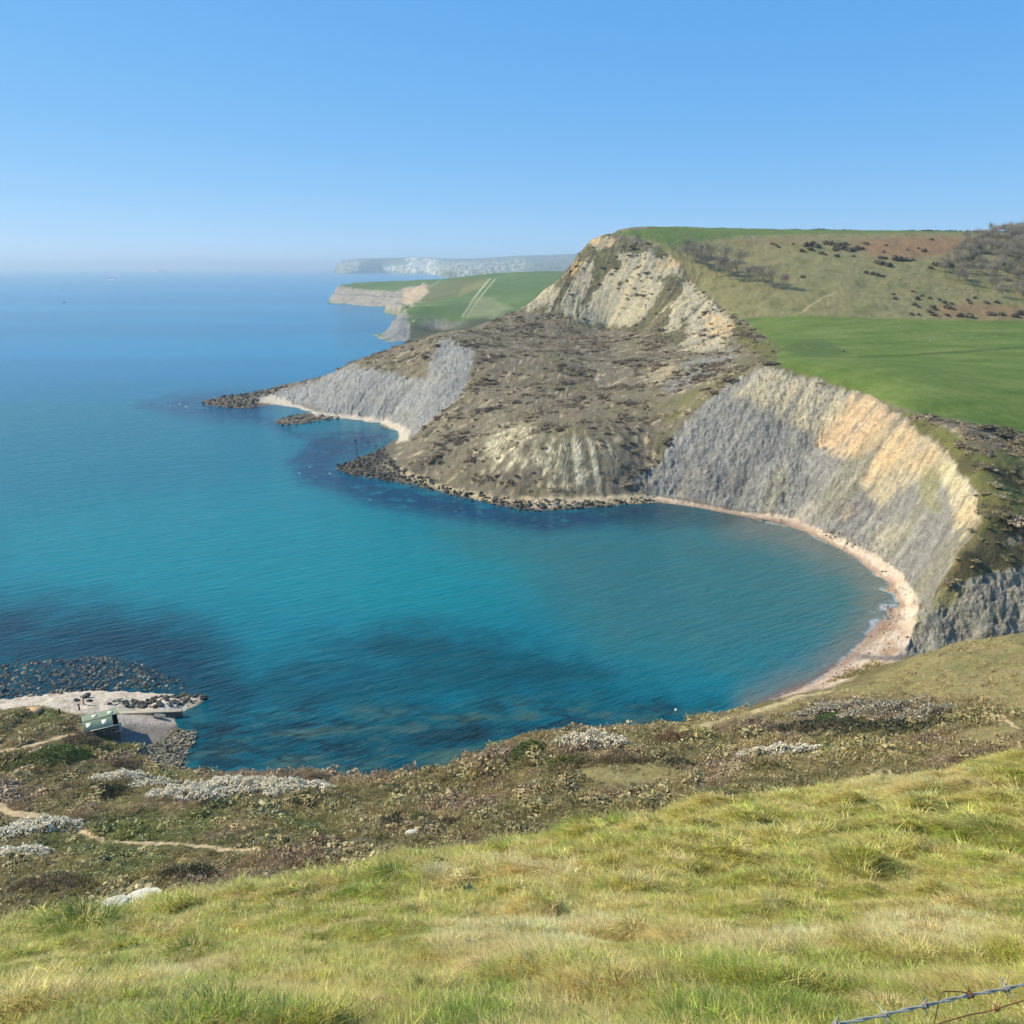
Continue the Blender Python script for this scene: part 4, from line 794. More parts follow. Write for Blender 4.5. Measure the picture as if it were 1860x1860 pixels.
def box(x0, x1, y0, y1, z0, z1):
    v = np.array([(x, y, z) for z in (z0, z1) for y in (y0, y1) for x in (x0, x1)], float)
    return v, np.array([(0, 2, 3, 1), (4, 5, 7, 6), (0, 1, 5, 4), (2, 6, 7, 3), (0, 4, 6, 2), (1, 3, 7, 5)])
def empty(name, loc, rz=0, s=1.0):
    o = bpy.data.objects.new(name, None); COL.objects.link(o); o.location = loc; o.rotation_euler = (0, 0, rz); o.scale = (s,) * 3; o.empty_display_size = .2; return o
def copy_tree(o, parent=None):
    c = o.copy(); COL.objects.link(c); c.parent = parent
    for ch in list(o.children): copy_tree(ch, c)
    return c
def bevel(o, wd, seg=2):
    m = o.modifiers.new('bevel', 'BEVEL'); m.width = wd; m.segments = seg; m.limit_method = 'ANGLE'; return o

# ------------------------------------------------------------------ grass on the slope
M_BLADE, _nt, _o = new_mat('grass_blades')
def blade_mat():
    m, nt, out = new_mat('grass_blade'); L = nt.links.new
    at = N(nt, 'ShaderNodeAttribute', attribute_name='col'); at.attribute_type = 'INSTANCER'
    dr = N(nt, 'ShaderNodeAttribute', attribute_name='dry'); tv = N(nt, 'ShaderNodeAttribute', attribute_name='tint')
    mx = N(nt, 'ShaderNodeMix'); mx.data_type = 'RGBA'; L(dr.outputs['Fac'], mx.inputs[0]); L(at.outputs['Color'], mx.inputs[6]); mx.inputs[7].default_value = (*lin(238, 214, 156, .95), 1)
    c = vmul(nt, mx.outputs[2], math_n(nt, 'ADD', math_n(nt, 'MULTIPLY', tv.outputs['Fac'], .8), .6))
    d = N(nt, 'ShaderNodeBsdfDiffuse'); L(c, d.inputs[0]); t = N(nt, 'ShaderNodeBsdfTranslucent'); L(c, t.inputs[0])
    g = N(nt, 'ShaderNodeBsdfGlossy'); g.inputs['Roughness'].default_value = .4
    m1 = N(nt, 'ShaderNodeMixShader'); m1.inputs[0].default_value = .35; L(d.outputs[0], m1.inputs[1]); L(t.outputs[0], m1.inputs[2])
    m2 = N(nt, 'ShaderNodeMixShader'); m2.inputs[0].default_value = .04; L(m1.outputs[0], m2.inputs[1]); L(g.outputs[0], m2.inputs[2]); L(m2.outputs[0], out.inputs[0]); return m
bpy.data.materials.remove(M_BLADE); M_BLADE = blade_mat()
def blades(n, rad, hgt, lean, wid, dry_p, out_bias=0.5, dirv=None):
    """n bent grass blades; returns mesh arrays"""
    ang = rng.random(n) * 2 * np.pi; r = rad * np.sqrt(rng.random(n)); base = np.stack([r * np.cos(ang), r * np.sin(ang), np.full(n, -.01)], 1)
    la = ang * out_bias + rng.random(n) * 2 * np.pi * (1 - out_bias)
    ld = np.stack([np.cos(la), np.sin(la), np.zeros(n)], 1)
    if dirv is not None: ld = ld + np.array(dirv); ld /= np.linalg.norm(ld, axis=1)[:, None] + 1e-9
    h = hgt * rng.uniform(.45, 1.25, n); ln = lean * rng.uniform(.3, 1.5, n)
    side = np.stack([-ld[:, 1], ld[:, 0], np.zeros(n)], 1); tw = rng.uniform(-1, 1, (n, 1)); side = side + ld * tw * .6; side /= np.linalg.norm(side, axis=1)[:, None]
    V = []; w0 = wid * rng.uniform(.6, 1.4, n)
    for k, t in enumerate((0, .4, .75, 1.0)):
        bend = ln * t ** 1.8; z = h * (t - .45 * np.clip(ln, 0, 1.3) * t * t)
        p = base + ld * (h * bend)[:, None] + np.array([0, 0, 1.0]) * z[:, None]
        w_ = w0 * (1 - t * .92); V += [p - side * w_[:, None], p + side * w_[:, None]]
    V = np.stack(V, 1).reshape(-1, 3); b = np.arange(n)[:, None] * 8
    Fq = np.concatenate([b + np.array([[0, 1, 3, 2]]), b + np.array([[2, 3, 5, 4]]), b + np.array([[4, 5, 7, 6]])])
    dry = np.repeat((rng.random(n) < dry_p) * rng.uniform(.5, 1, n) + rng.random(n) * .15, 8); t = np.repeat(rng.random(n), 8)
    return V, Fq, dry, t
def tuft_mesh(name, *a, mat=M_BLADE, **k):
    V, Fq, dry, t = blades(*a, **k); return mesh_np(name, V, Fq, mat, smooth=True, attrs={'dry': ('FLOAT', dry), 'tint': ('FLOAT', t)})
SL = (-.1, .55, 0)                                       # blades hang down the slope
TUFTS = [tuft_mesh('tuft', 50, .13, .12, .9, .0036, .25, dirv=SL) for _ in range(4)] + [tuft_mesh('tuft', 46, .15, .095, 1.5, .0034, .55, dirv=SL) for _ in range(3)] + [tuft_mesh('tuft', 40, .16, .08, 2.0, .0036, .9, dirv=SL) for _ in range(2)] + [tuft_mesh('tuft', 56, .12, .135, .8, .0034, .10, dirv=SL) for _ in range(3)]
nb = 120000
rr = rng.random(nb); r_ = np.where(rr < .34, np.sqrt(rng.uniform(2.2 ** 2, 6.5 ** 2, nb)), rng.uniform(6.5, 34, nb) ** 1.0)
t_ = np.where(rng.random(nb) < .86, rng.uniform(R(-37), R(37), nb), rng.uniform(R(37), R(60), nb) * np.where(rng.random(nb) < .5, 1, -1)); gx_p, gy_p = r_ * np.sin(t_), r_ * np.cos(t_)
gz_p = land(gx_p, gy_p); gu, gv_ = proj(gx_p, gy_p, gz_p)
k_ = (gv_ < 2300) & (gy_p < 34)
gx_p, gy_p, gz_p, gu, gv_ = [a[k_] for a in (gx_p, gy_p, gz_p, gu, gv_)]
gc = grass_col(gx_p, gy_p, gu, gv_); n_ = len(gx_p)
gdry = fbm(gx_p, gy_p, 1.1, 3, 501) + .8 * (gc[:, 0] > .26) ; grn = (gc[:, 1] > gc[:, 0] * 1.25)
kind = np.where(grn & (rng.random(n_) < .7), rng.integers(9, 12, n_), np.where(gdry + .5 * rng.normal(size=n_) > 1.0, rng.integers(7, 9, n_), np.where(rng.random(n_) < .5, rng.integers(0, 4, n_), rng.integers(4, 7, n_))))
cl_n = fbm(gx_p, gy_p, .5, 2, 517)
mo_ = mound(gx_p, gy_p)
gs = rng.uniform(.6, 1.15, n_) * (1 + .45 * mo_) * (1 + .45 * np.clip(cl_n, -.8, 1.2)) * (1 + .35 * np.clip(fbm(gx_p, gy_p, 1.7, 2, 511), -1, 1.5)) * np.clip(gy_p / 11, .6, 1.05)
wd_ = np.clip(gy_p / 8, 1, 1.55)
col_ = gc * rng.uniform(.45, 1.65, (n_, 1)) * 1.15 * (1.08 + .25 * np.clip(cl_n, -1, 1))[:, None] * (1 + .12 * rng.normal(size=(n_, 3)) * [1, .6, .6])
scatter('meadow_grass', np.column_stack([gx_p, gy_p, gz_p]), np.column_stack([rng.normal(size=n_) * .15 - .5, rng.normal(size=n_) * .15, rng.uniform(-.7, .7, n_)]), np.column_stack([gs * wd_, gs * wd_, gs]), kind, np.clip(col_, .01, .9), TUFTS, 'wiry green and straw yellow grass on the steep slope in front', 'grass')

# single tussocks that stand out of the sward
M_TUS = [leaf_mat('tussock_green', lin(130, 152, 46), .35, .9), leaf_mat('tussock_straw', lin(236, 212, 156), .3, .7)]
def tussock(u, v, s, label, straw=.35, n=900):
    p = hits([(u, v)])[0]; root = empty('grass_tussock', p, rng.uniform(-.3, .3), s); root.rotation_euler.x = -.45; tag(root, label, 'tussock', 'grass tussocks on the slope')
    for nm, k, m, hh in (('green_blades', int(n * (1 - straw)), M_TUS[0], .2), ('dry_blades', int(n * straw), M_TUS[1], .16)):
        V, Fq, dry, t = blades(k, .24, hh, 1.35, .0026, 0, .8, dirv=(0, .25, 0)); V[:, 2] += .10 * np.clip(1 - (np.hypot(V[:, 0], V[:, 1]) / .3) ** 2, 0, 1); obj(nm, mesh_np(nm, V, Fq, m, attrs={'tint': ('FLOAT', t)}), root)
for a in ((150, 1702, 2.2, 'big dark green grass tussock hanging over the left edge of the slope', .3), (350, 1745, 1.0, 'grass tussock with a dark hollow below it, low on the left of the slope', .35), (720, 1600, 1.9, 'broad yellow-green tussock left of the small dark thistle', .3), (1045, 1546, 1.5, 'dark tussock just under the brow near the middle of the slope', .3), (1545, 1495, 1.9, 'tussock with pale dead blades curling over a dark hollow on the right', .5), (1000, 1590, 1.3, 'straw-coloured tussock right of the small dark thistle', .75), (1690, 1700, .9, 'bleached straw tussock above the barbed wire', .9), (1800, 1520, 2.0, 'long bent green tussock at the right edge of the slope', .4), (500, 1660, 1.2, 'low tussock between the broad one and the white boulders', .5), (1150, 1700, .8, 'small dry tussock in the middle of the slope', .8), (880, 1755, .7, 'flattened pale tussock low on the slope', .9), (1610, 1830, .6, 'dead brown tussock beside the broken end of the wire', .8)):
    tussock(*a)
# small broad-leaved plants in the grass
M_THI = leaf_mat('thistle_leaf', lin(62, 86, 60), .15, .6); M_DOCK = leaf_mat('dock_leaf', lin(96, 122, 66), .25, .6)
def rosette(name, u, v, s, mat, label, n=34):
    p = hits([(u, v)])[0]; V = []; 
    for i in range(n):
        a = rng.random() * 6.283; el = rng.uniform(.15, 1.1); d = np.array([math.cos(a) * math.cos(el), math.sin(a) * math.cos(el), math.sin(el)]); L_ = rng.uniform(.6, 1); sd_ = np.cross(d, (0, 0, 1)); sd_ /= np.linalg.norm(sd_); w_ = .13
        b0 = d * .08; m0 = d * L_ * .55 + (0, 0, .05); e0 = d * L_ + (0, 0, -.12)
        V += [b0 - sd_ * .03, b0 + sd_ * .03, m0 + sd_ * w_, m0 - sd_ * w_, m0 - sd_ * w_, m0 + sd_ * w_, e0 + sd_ * .02, e0 - sd_ * .02]
    o = obj(name, mesh_np(name, np.array(V), np.arange(len(V)).reshape(-1, 4), mat, smooth=False, attrs={'tint': ('FLOAT', np.repeat(rng.random(n), 8))}), loc=p + (0, 0, .04), rot=(-.45, 0, 0), scale=s); tag(o, label, 'plant')
rosette('thistle', 852, 1618, .22, M_THI, 'small dark thistle rosette in the grass below the broad tussock')
rosette('dock_plant', 165, 1790, .16, M_DOCK, 'clump of pale green broad leaves low on the left of the slope', 70)

# ------------------------------------------------------------------ scrub
M_SCR = leaf_mat('scrub_leaf', None, .2, 1.0, attr_mode='INSTANCER')
BUSH = [bush_mesh('bush', 260, .10, M_SCR) for _ in range(4)] + [bush_mesh('bush', 260, .055, M_SCR, .8) for _ in range(3)] + [bush_mesh('bush', 200, .14, M_SCR) for _ in range(2)]
def no_go(x, y, z, U, V):
    m = z < 2.4
    for pts, wd in PATHS: m |= (line_dist(U, V, pts) < wd + 2) | (line_dist(U, V - 7, pts) < wd + 4)
    m |= line_dist(U, V, [(1370, 1286), (1480, 1256), (1560, 1240), (1650, 1200)]) < 11
    m |= poly_mask(U, V, [(205, 1296), (330, 1300), (318, 1320), (358, 1326), (354, 1352), (338, 1378), (346, 1402), (290, 1392), (250, 1368), (205, 1345)], 1) > .4
    m |= poly_mask(U, V, [(140, 1280), (225, 1280), (225, 1345), (175, 1345), (140, 1325)], 1) > .4
    m |= poly_mask(U, V, [(-200, 1245), (0, 1245), (60, 1262), (380, 1250), (390, 1285), (200, 1292), (150, 1300), (80, 1290), (0, 1292), (-200, 1300)], 1) > .4
    return m
n0 = 80000
x_ = rng.uniform(-130, 170, n0); y_ = rng.uniform(40, 212, n0); z_ = land(x_, y_); U_, V_ = proj(x_, y_, z_)
dryt = np.maximum.reduce([poly_mask(U_, V_, p, 8) for p in DRY_T]); nn = fbm(x_, y_, 9, 3, 521)
bad = no_go(x_, y_, z_, U_, V_) | (U_ < -150) | (U_ > 2010) | (poly_mask(U_, V_, C_BAY, 3) > .3) | (poly_mask(U_, V_, C_NEAR, 3) > .3) | ((dryt > .4) & (rng.random(n0) > .6)) | (rng.random(n0) > .92 + .2 * nn)
x_, y_, z_, U_, V_, dryt, nn = [a[~bad] for a in (x_, y_, z_, U_, V_, dryt, nn)]; n_ = len(x_)
c_ = scrub_col(x_, y_, U_, V_); c_ = c_ * (1 - dryt[:, None]) + lin(150, 138, 102) * dryt[:, None]
big = np.clip(fbm(x_, y_, 14, 3, 531), -1, 1.6); s_ = np.where(rng.random(n_) < .10, rng.uniform(.9, 1.9, n_), rng.uniform(.34, .75, n_)) * (1 + .55 * np.clip(big, -.6, 1.4)) * (1 - .45 * dryt)
brown = c_[:, 1] < c_[:, 0]
kd = np.where(brown | (dryt > .5), np.where(rng.random(n_) < .7, rng.integers(4, 7, n_), rng.integers(0, 4, n_)), rng.integers(0, 4, n_))
scatter('undercliff_scrub', np.column_stack([x_, y_, z_ - .05]), np.column_stack([rng.normal(size=(n_, 2)) * .12, rng.random(n_) * 6.28]), np.column_stack([s_ * rng.uniform(.9, 1.6, n_), s_ * rng.uniform(.9, 1.6, n_), s_ * rng.uniform(.45, .85, n_)]), kd, np.clip(c_ * rng.uniform(.85, 1.2, (n_, 1)) * 1.1 * np.where(c_.sum(1) > .42, 1.6, 2.3)[:, None] * [1.0, .99, 1.06], .01, .7), BUSH, 'tangled brown and olive scrub covering the terrace below the slope', 'scrub')
n0 = 60000
x_ = rng.uniform(-260, 330, n0); y_ = rng.uniform(225, 900, n0); z_ = base_h(x_, y_); U_, V_ = proj(x_, y_, z_)
cl_ = np.maximum.reduce([poly_mask(U_, V_, C_BAY, 4), poly_mask(U_, V_, C_WEST, 4), poly_mask(U_, V_, C_NEAR, 4), .72 * poly_mask(U_, V_, C_PEAK, 4), poly_mask(U_, V_, FIELD, 4), poly_mask(U_, V_, TOPFIELD, 4)])
hil = poly_mask(U_, V_, [(1160, 428), (1330, 424), (1860, 416), (2300, 416), (2300, 588), (1860, 588), (1600, 582), (1352, 580), (1262, 518), (1224, 468)], 3)
nn = fbm(x_, y_, 26, 3, 541) + .5 * fbm(x_, y_, 9, 2, 551)
ok = (z_ > 4.5) & (U_ > 480) & (U_ < 1950) & (rng.random(n0) > cl_) & (rng.random(n0) > .75 * poly_mask(U_, V_, [(860, 830), (900, 780), (1000, 780), (1100, 800), (1100, 880), (960, 880)], 8)) & ((rng.random(n0) < .5 * ((U_ > 1690) & (y_ < 335))) | (rng.random(n0) < ss(-.35, .75, nn + .25 * rng.normal(size=n0)) * .95)) & (hil < .5) & ((y_ > 330) | (U_ > 1640))
x_, y_, U_, V_, nn = [a[ok] for a in (x_, y_, U_, V_, nn)]; z_ = land(x_, y_); n_ = len(x_)
s_ = .7 + 1.5 * rng.random(n_) ** 2.2; s_ = s_ * (1 + .5 * np.clip(nn, -.5, 1.5))
hc_ = np.broadcast_to(lin(98, 88, 74), (n_, 3)).copy(); hc_ = mixc(hc_, lin(74, 67, 58), ss(0, 1.2, nn + .3 * rng.normal(size=n_))); hc_ = mixc(hc_, lin(98, 98, 62), .7 * ss(.2, 1.3, fbm(x_, y_, 30, 2, 561) - .3 * nn))
scatter('headland_scrub', np.column_stack([x_, y_, z_ - .1]), np.column_stack([rng.normal(size=(n_, 2)) * .15, rng.random(n_) * 6.28]), np.column_stack([s_ * rng.uniform(.9, 1.7, n_), s_ * rng.uniform(.9, 1.7, n_), s_ * rng.uniform(.35, .7, n_)]), rng.integers(0, 7, n_), np.clip(hc_ * rng.uniform(.7, 1.4, (n_, 1)) * 3.3, .01, .8), BUSH, 'grey-brown thorn scrub spread over the slumped headland', 'scrub')

# thickets and bushes that can be told apart
M_TWIG = leaf_mat('dark_twigs', lin(104, 90, 78), .1, .8)
BL = dict(white=leaf_mat('white_blossom', lin(246, 240, 226), .2, .7), green=leaf_mat('bush_green', lin(88, 116, 52), .25, 1.0), olive=leaf_mat('bush_olive', lin(122, 126, 72), .25, 1.0), dark=leaf_mat('bush_dark', lin(82, 86, 60), .2, 1.0), brown=leaf_mat('bush_brown', lin(136, 118, 98), .15, 1.0), red=leaf_mat('bush_reddish', lin(146, 116, 104), .15, .9), yellow=leaf_mat('gorse_yellow', lin(232, 210, 70), .2, .8), grey=leaf_mat('bush_grey', lin(190, 184, 168), .2, .9))
def thicket(name, ells, h, kind, label, cat, group=None, cover=1.0, part='blossom', size=.105, dens=54, twigs=.6, up=0.0):
    cen = hits([(e[0], e[1]) for e in ells], 40); P_, T_ = [], []
    for (u, v, ru, rv), c in zip(ells, cen):
        slant = math.sqrt(c[0] ** 2 + c[1] ** 2 + (H - c[2]) ** 2); rx = ru / F * slant; ry = rv / F * slant / .62
        n = int(rx * ry * 3.14 * dens); a = rng.random(n) * 6.283; d = np.sqrt(rng.random(n)); px = c[0] + rx * d * np.cos(a); py = c[1] + ry * d * np.sin(a)
        edge = 1 + .25 * fbm(np.cos(a) * 3 + u, np.sin(a) * 3, 1.2, 2, 601); px = c[0] + (px - c[0]) * edge; py = c[1] + (py - c[1]) * edge
        lump = .72 + .42 * fbm(px, py, 1.9, 3, 611); hh = h * np.clip(1 - d ** 2.6, 0, 1) ** .6 * lump + .05
        P_.append(np.column_stack([px, py, np.full(n, 0.), hh, fbm(px, py, 1.1, 3, 621)]))
    A = np.concatenate(P_); gz = land(A[:, 0], A[:, 1]); root_p = np.array([cen[0][0], cen[0][1], gz[0]]); root = empty(name, root_p); tag(root, label, cat, group)
    top = rng.random(len(A)) < cover * ss(-1.4, -.1, A[:, 4])
    def put(nm, q, sz, mat, frac, upr):
        z = q[:, 2]; c = np.column_stack([q[:, 0], q[:, 1], z]) - root_p; n = len(q); a = rdir(n); b = np.cross(a, rdir(n)); b /= np.linalg.norm(b, axis=1)[:, None] + 1e-9
        if upr: b = b * (1 - upr) + np.array([0, 0, 1.]) * upr
        s = sz * rng.uniform(.6, 1.5, (n, 1)); V, Fq = quads(c, a * s * (.35 if upr else 1), b * s * (2.4 if upr else .9)); obj(nm, mesh_np(nm, V, Fq, mat, smooth=False, attrs={'tint': ('FLOAT', np.repeat(rng.random(n), 4))}), root)
    q = A.copy(); q[:, 2] = gz + q[:, 3] * rng.uniform(.8, 1.04, len(A)); put(part, q[top], size, BL[kind], 1, up)
    q = A.copy(); q[:, 2] = gz + q[:, 3] * rng.random(len(A)) * .92; put('branches', q[rng.random(len(A)) < twigs], size * .9, M_TWIG, 1, .7)  # the thicket's own dark twigs and branches, as loose pieces under the crown
GB = 'white flowering thickets on the terrace'
thicket('blackthorn_thicket', [(350, 1444, 74, 19), (440, 1430, 76, 21), (532, 1434, 68, 23)], 2.4, 'white', 'long low thicket white with blossom above the water below the slipway', 'thicket', GB)
thicket('blackthorn_thicket', [(228, 1416, 56, 16), (280, 1426, 40, 12)], 2.0, 'white', 'small white-flowered thicket left of the long one', 'thicket', GB, cover=.55)
thicket('blackthorn_thicket', [(72, 1506, 66, 20), (18, 1518, 44, 17)], 2.2, 'white', 'white-flecked thicket hiding part of the sandy path', 'thicket', GB, cover=.6)
thicket('blackthorn_thicket', [(34, 1558, 54, 16)], 1.8, 'white', 'white-flowered thicket at the left edge below the sandy path', 'thicket', GB, cover=.75)
thicket('blackthorn_thicket', [(1062, 1350, 62, 16), (1115, 1354, 30, 11)], 2.4, 'white', 'white-flowered thicket on the cliff edge beside the green bush', 'thicket', GB, cover=.9)
thicket('blackthorn_thicket', [(1405, 1368, 72, 15)], 1.6, 'white', 'flat white thicket in the brown scrub above the brow', 'thicket', GB, cover=.9)
thicket('blackthorn_thicket', [(1500, 1372, 34, 6)], 1.2, 'white', 'thin white strip of blossom left of the yellow gorse', 'thicket', GB, cover=.8)
thicket('hawthorn_thicket', [(1500, 1296, 70, 16), (1590, 1296, 80, 16), (1670, 1306, 60, 14)], 2.4, 'grey', 'broad brown thicket flecked with pale lichen below the beach', 'thicket', 'leafless thickets on the terrace', cover=.45)
thicket('elder_thicket', [(1480, 1322, 90, 14), (1570, 1330, 80, 18), (1660, 1330, 60, 14)], 2.2, 'dark', 'dark green-brown thicket behind the yellow gorse', 'thicket', 'leafless thickets on the terrace', part='foliage', dens=22)
thicket('gorse_bush', [(1580, 1364, 34, 6)], 1.0, 'yellow', 'gorse bush with bright yellow flowers under the dark thicket', 'bush')
GG = 'separate bushes on the terrace'
for e, h, kd_, lb, up in (([(955, 1368, 30, 15)], 2.4, 'green', 'round bright green bush on the cliff edge left of white blossom', 0), ([(1030, 1388, 40, 14)], 2.0, 'olive', 'long dark-edged olive bush below the white cliff-edge thicket', 0), ([(205, 1440, 24, 15)], 2.2, 'dark', 'dark round bush in front of the small white thicket', 0), ([(392, 1464, 36, 12)], 1.7, 'dark', 'dark bush in front of the long white thicket', .4), ([(530, 1464, 46, 9)], 1.5, 'dark', 'dark brown bush under the right end of the long white thicket', .4),
        ([(110, 1378, 46, 20)], 2.6, 'green', 'large green bush on the bank left of the boathouse cove', 0), ([(60, 1392, 46, 16)], 2.0, 'olive', 'olive bush at the left of the large green one', 0), ([(150, 1350, 30, 14)], 2.4, 'brown', 'tall brown bush just below the boathouse', .3), ([(245, 1395, 40, 10)], 1.6, 'brown', 'brown scrub bush on the bank above the grey boulder heap', .4),
        ([(590, 1538, 46, 15)], 2.0, 'red', 'reddish-brown twiggy bush standing by the brow', .75), ([(660, 1536, 28, 10)], 1.8, 'grey', 'grey leafless bush with thin bare twigs by the brow', .85), ([(765, 1494, 24, 14)], 1.8, 'olive', 'round olive bush behind the pale rock by the brow', .2), ([(710, 1496, 20, 12)], 1.6, 'dark', 'small dark bush left of the round olive one', .2), ([(815, 1496, 22, 12)], 1.6, 'brown', 'brown twiggy bush right of the round olive one', .7),
        ([(1222, 1348, 36, 14)], 2.2, 'red', 'round twiggy brown bush on the low cliff near the middle', .75), ([(1130, 1382, 60, 12)], 1.6, 'brown', 'low brown bush under the cliff-edge blossom', .5), ([(1230, 1390, 34, 9)], 1.4, 'dark', 'dark low bush right of the dry grass patch', .3), ([(1500, 1308, 20, 8)], 1.6, 'green', 'small bright green bush in the brown thicket', 0), ([(340, 1590, 50, 12)], 1.8, 'dark', 'dark bush behind the white boulders', .2), ([(90, 1610, 70, 14)], 1.8, 'brown', 'brown bushy mound at the left above the grass edge', .5), ([(1790, 1375, 60, 8)], 1.4, 'brown', 'low brown bush behind the brow at the right edge', .6)):
    thicket('bush', e, h, kd_, lb, 'bush', GG, part='foliage', dens=46, up=up, size=.09)

# ------------------------------------------------------------------ boulders
M_ROCK = {'dark': plain_mat('wet_dark_rock', lin(70, 68, 64), .75, 2.2, .5, .05, 6), 'pale': plain_mat('grey_rock', lin(146, 138, 122), .9, 2.2, .5, .05, 6), 'mid': plain_mat('brown_grey_rock', lin(106, 98, 86), .85, 2.2, .5, .05, 6), 'white': plain_mat('white_limestone', lin(226, 220, 208), .9, 1.5, .25, .05, 5), 'tan': plain_mat('pale_tan_rock', lin(180, 166, 138), .9, 2, .4, .05, 6)}
import bmesh
def boulder_mesh(name, mat, sub=2):
    bm = bmesh.new(); bmesh.ops.create_icosphere(bm, subdivisions=sub, radius=.5)
    pl = [(Vector(rdir(1)[0]), rng.uniform(.27, .42)) for _ in range(9)]; sc_v = Vector((rng.uniform(.8, 1.3), rng.uniform(.8, 1.2), rng.uniform(.36, .6)))
    for v in bm.verts:
        for nrm, d in pl:
            t = v.co.dot(nrm)
            if t > d: v.co -= nrm * (t - d) * .9
        v.co *= 1 + .07 * math.sin(v.co.x * 17 + v.co.y * 11) ; v.co = Vector((v.co.x * sc_v.x, v.co.y * sc_v.y, v.co.z * sc_v.z))
    me = bpy.data.meshes.new(name); bm.to_mesh(me); bm.free(); me.materials.append(mat); return me
BM = {k: [boulder_mesh('boulder', m) for _ in range(5)] for k, m in M_ROCK.items()}
def boulders(poly, n, smin, smax, kinds, indiv, label, group, cat='boulder', ymin=100, zlim=(-1.4, 6), sea=True, power=2.4):
    poly = np.array(poly, float); lo, hi = poly.min(0), poly.max(0); pts = []
    corner = np.array([P(u, v, .3)[:2] for u, v in poly]); l2, h2 = corner.min(0), corner.max(0)
    while len(pts) < n:
        x = rng.uniform(l2[0], h2[0], 4000); y = rng.uniform(l2[1], h2[1], 4000); z = base_h(x, y); U, V = proj(x, y, np.maximum(z, 0))
        m = (poly_mask(U, V, poly, 3) > rng.random(4000)) & (z > zlim[0]) & (z < zlim[1]); pts += list(zip(x[m], y[m], z[m]))
    pts = np.array(pts[:n]); s = smin + (smax - smin) * rng.random(n) ** power; o_ = np.argsort(-s); pts, s = pts[o_], s[o_]
    res = []
    for i in range(n):
        k = kinds[rng.integers(len(kinds))]; z = max(pts[i, 2], -.25 * s[i] if sea else -9)
        res.append((k, rng.integers(5), (pts[i, 0], pts[i, 1], z + s[i] * .12), (rng.normal() * .4, rng.normal() * .4, rng.random() * 6.28), s[i]))
    for k, j, l, r_e, sc in res[:indiv]:
        o = bpy.data.objects.new('boulder', BM[k][j]); COL.objects.link(o); o.location = l; o.rotation_euler = r_e; o.scale = (sc,) * 3; tag(o, label, cat, group)
    return res[indiv:]
rest = []
rest += boulders([(-60, 1215), (0, 1206), (90, 1200), (190, 1190), (260, 1205), (330, 1238), (345, 1248), (300, 1254), (150, 1254), (60, 1264), (-60, 1275)], 2300, .25, 1.8, ['dark', 'mid', 'dark', 'mid', 'pale'], 100, 'dark wet boulder standing in the shallow water off the boathouse spit', 'boulders in the water off the spit')
rest += boulders([(190, 1282), (215, 1270), (260, 1272), (330, 1262), (380, 1260), (376, 1272), (330, 1284), (270, 1288), (215, 1291)], 170, .6, 1.9, ['dark', 'dark', 'mid'], 60, 'dark boulder piled along the tip of the spit beside the quay wall', 'boulders along the spit')
rest += boulders([(250, 1370), (300, 1340), (322, 1326), (358, 1328), (354, 1352), (340, 1376), (345, 1402), (300, 1398)], 420, .5, 1.25, ['pale', 'pale', 'mid', 'tan'], 100, 'grey boulder in the heap below the slipway', 'boulders in the heap below the slipway', zlim=(-1.4, 5))
rest += boulders([(606, 850), (640, 836), (695, 815), (720, 845), (770, 868), (840, 890), (910, 904), (960, 912), (1080, 910), (1180, 905), (1190, 912), (1080, 922), (960, 930), (880, 916), (760, 888), (690, 872), (640, 866)], 1500, .7, 2.8, ['dark', 'dark', 'mid'], 30, 'large dark boulder on the rocky shore at the foot of the headland', 'boulders at the headland foot', ymin=340)
rest += boulders([(940, 908), (1080, 906), (1190, 902), (1190, 912), (1080, 920), (960, 925)], 300, .6, 1.8, ['tan', 'pale'], 0, '', '')
rest += boulders([(366, 730), (400, 720), (455, 714), (520, 700), (530, 704), (470, 722), (470, 742), (400, 744)], 420, 1.0, 3.6, ['dark', 'dark', 'mid'], 8, 'large dark boulder on the reef running out from the point', 'boulders on the point reef', ymin=600)
rest += boulders([(498, 766), (530, 752), (590, 752), (620, 760), (570, 770), (520, 776)], 260, .9, 2.6, ['dark', 'mid'], 0, '', '')
rest += boulders([(640, 800), (700, 775), (720, 800), (650, 840), (600, 850), (560, 800)], 60, .8, 3.0, ['dark'], 2, 'lone dark boulder awash in the little cove beyond the headland', 'boulders awash in the cove', zlim=(-3.5, 1.2))
rest += boulders([(1335, 938), (1400, 945), (1390, 952), (1340, 944)], 40, .6, 1.5, ['mid'], 0, '', '') + boulders([(1490, 975), (1510, 955), (1560, 985), (1580, 1000), (1540, 990)], 110, .4, 1.3, ['mid', 'pale'], 0, '', '', zlim=(0, 14))
rest += boulders([(1540, 1060), (1660, 1060), (1655, 1180), (1560, 1220), (1500, 1240)], 160, .25, .8, ['mid', 'pale', 'dark'], 0, '', '', zlim=(.2, 4))
ks = sorted(M_ROCK); allm = [m for k in ks for m in BM[k]]
scatter('shore_rocks', [r[2] for r in rest], [r[3] for r in rest], [(r[4],) * 3 for r in rest], [ks.index(r[0]) * 5 + r[1] for r in rest], np.full((len(rest), 3), .3), allm, 'smaller rocks strewn along the shores of the bay and headland', 'rocks')
def rock(u, v, sx, sy, sz, k, label, group=None, dz=0.0, ymin=1.5, rz=0):
    p = hits([(u, v)], ymin)[0]; o = bpy.data.objects.new('boulder', BM[k][rng.integers(5)]); COL.objects.link(o); o.location = (p[0], p[1], p[2] + dz); o.scale = (sx, sy, sz); o.rotation_euler = (.1, .1, rz); tag(o, label, 'boulder', group)
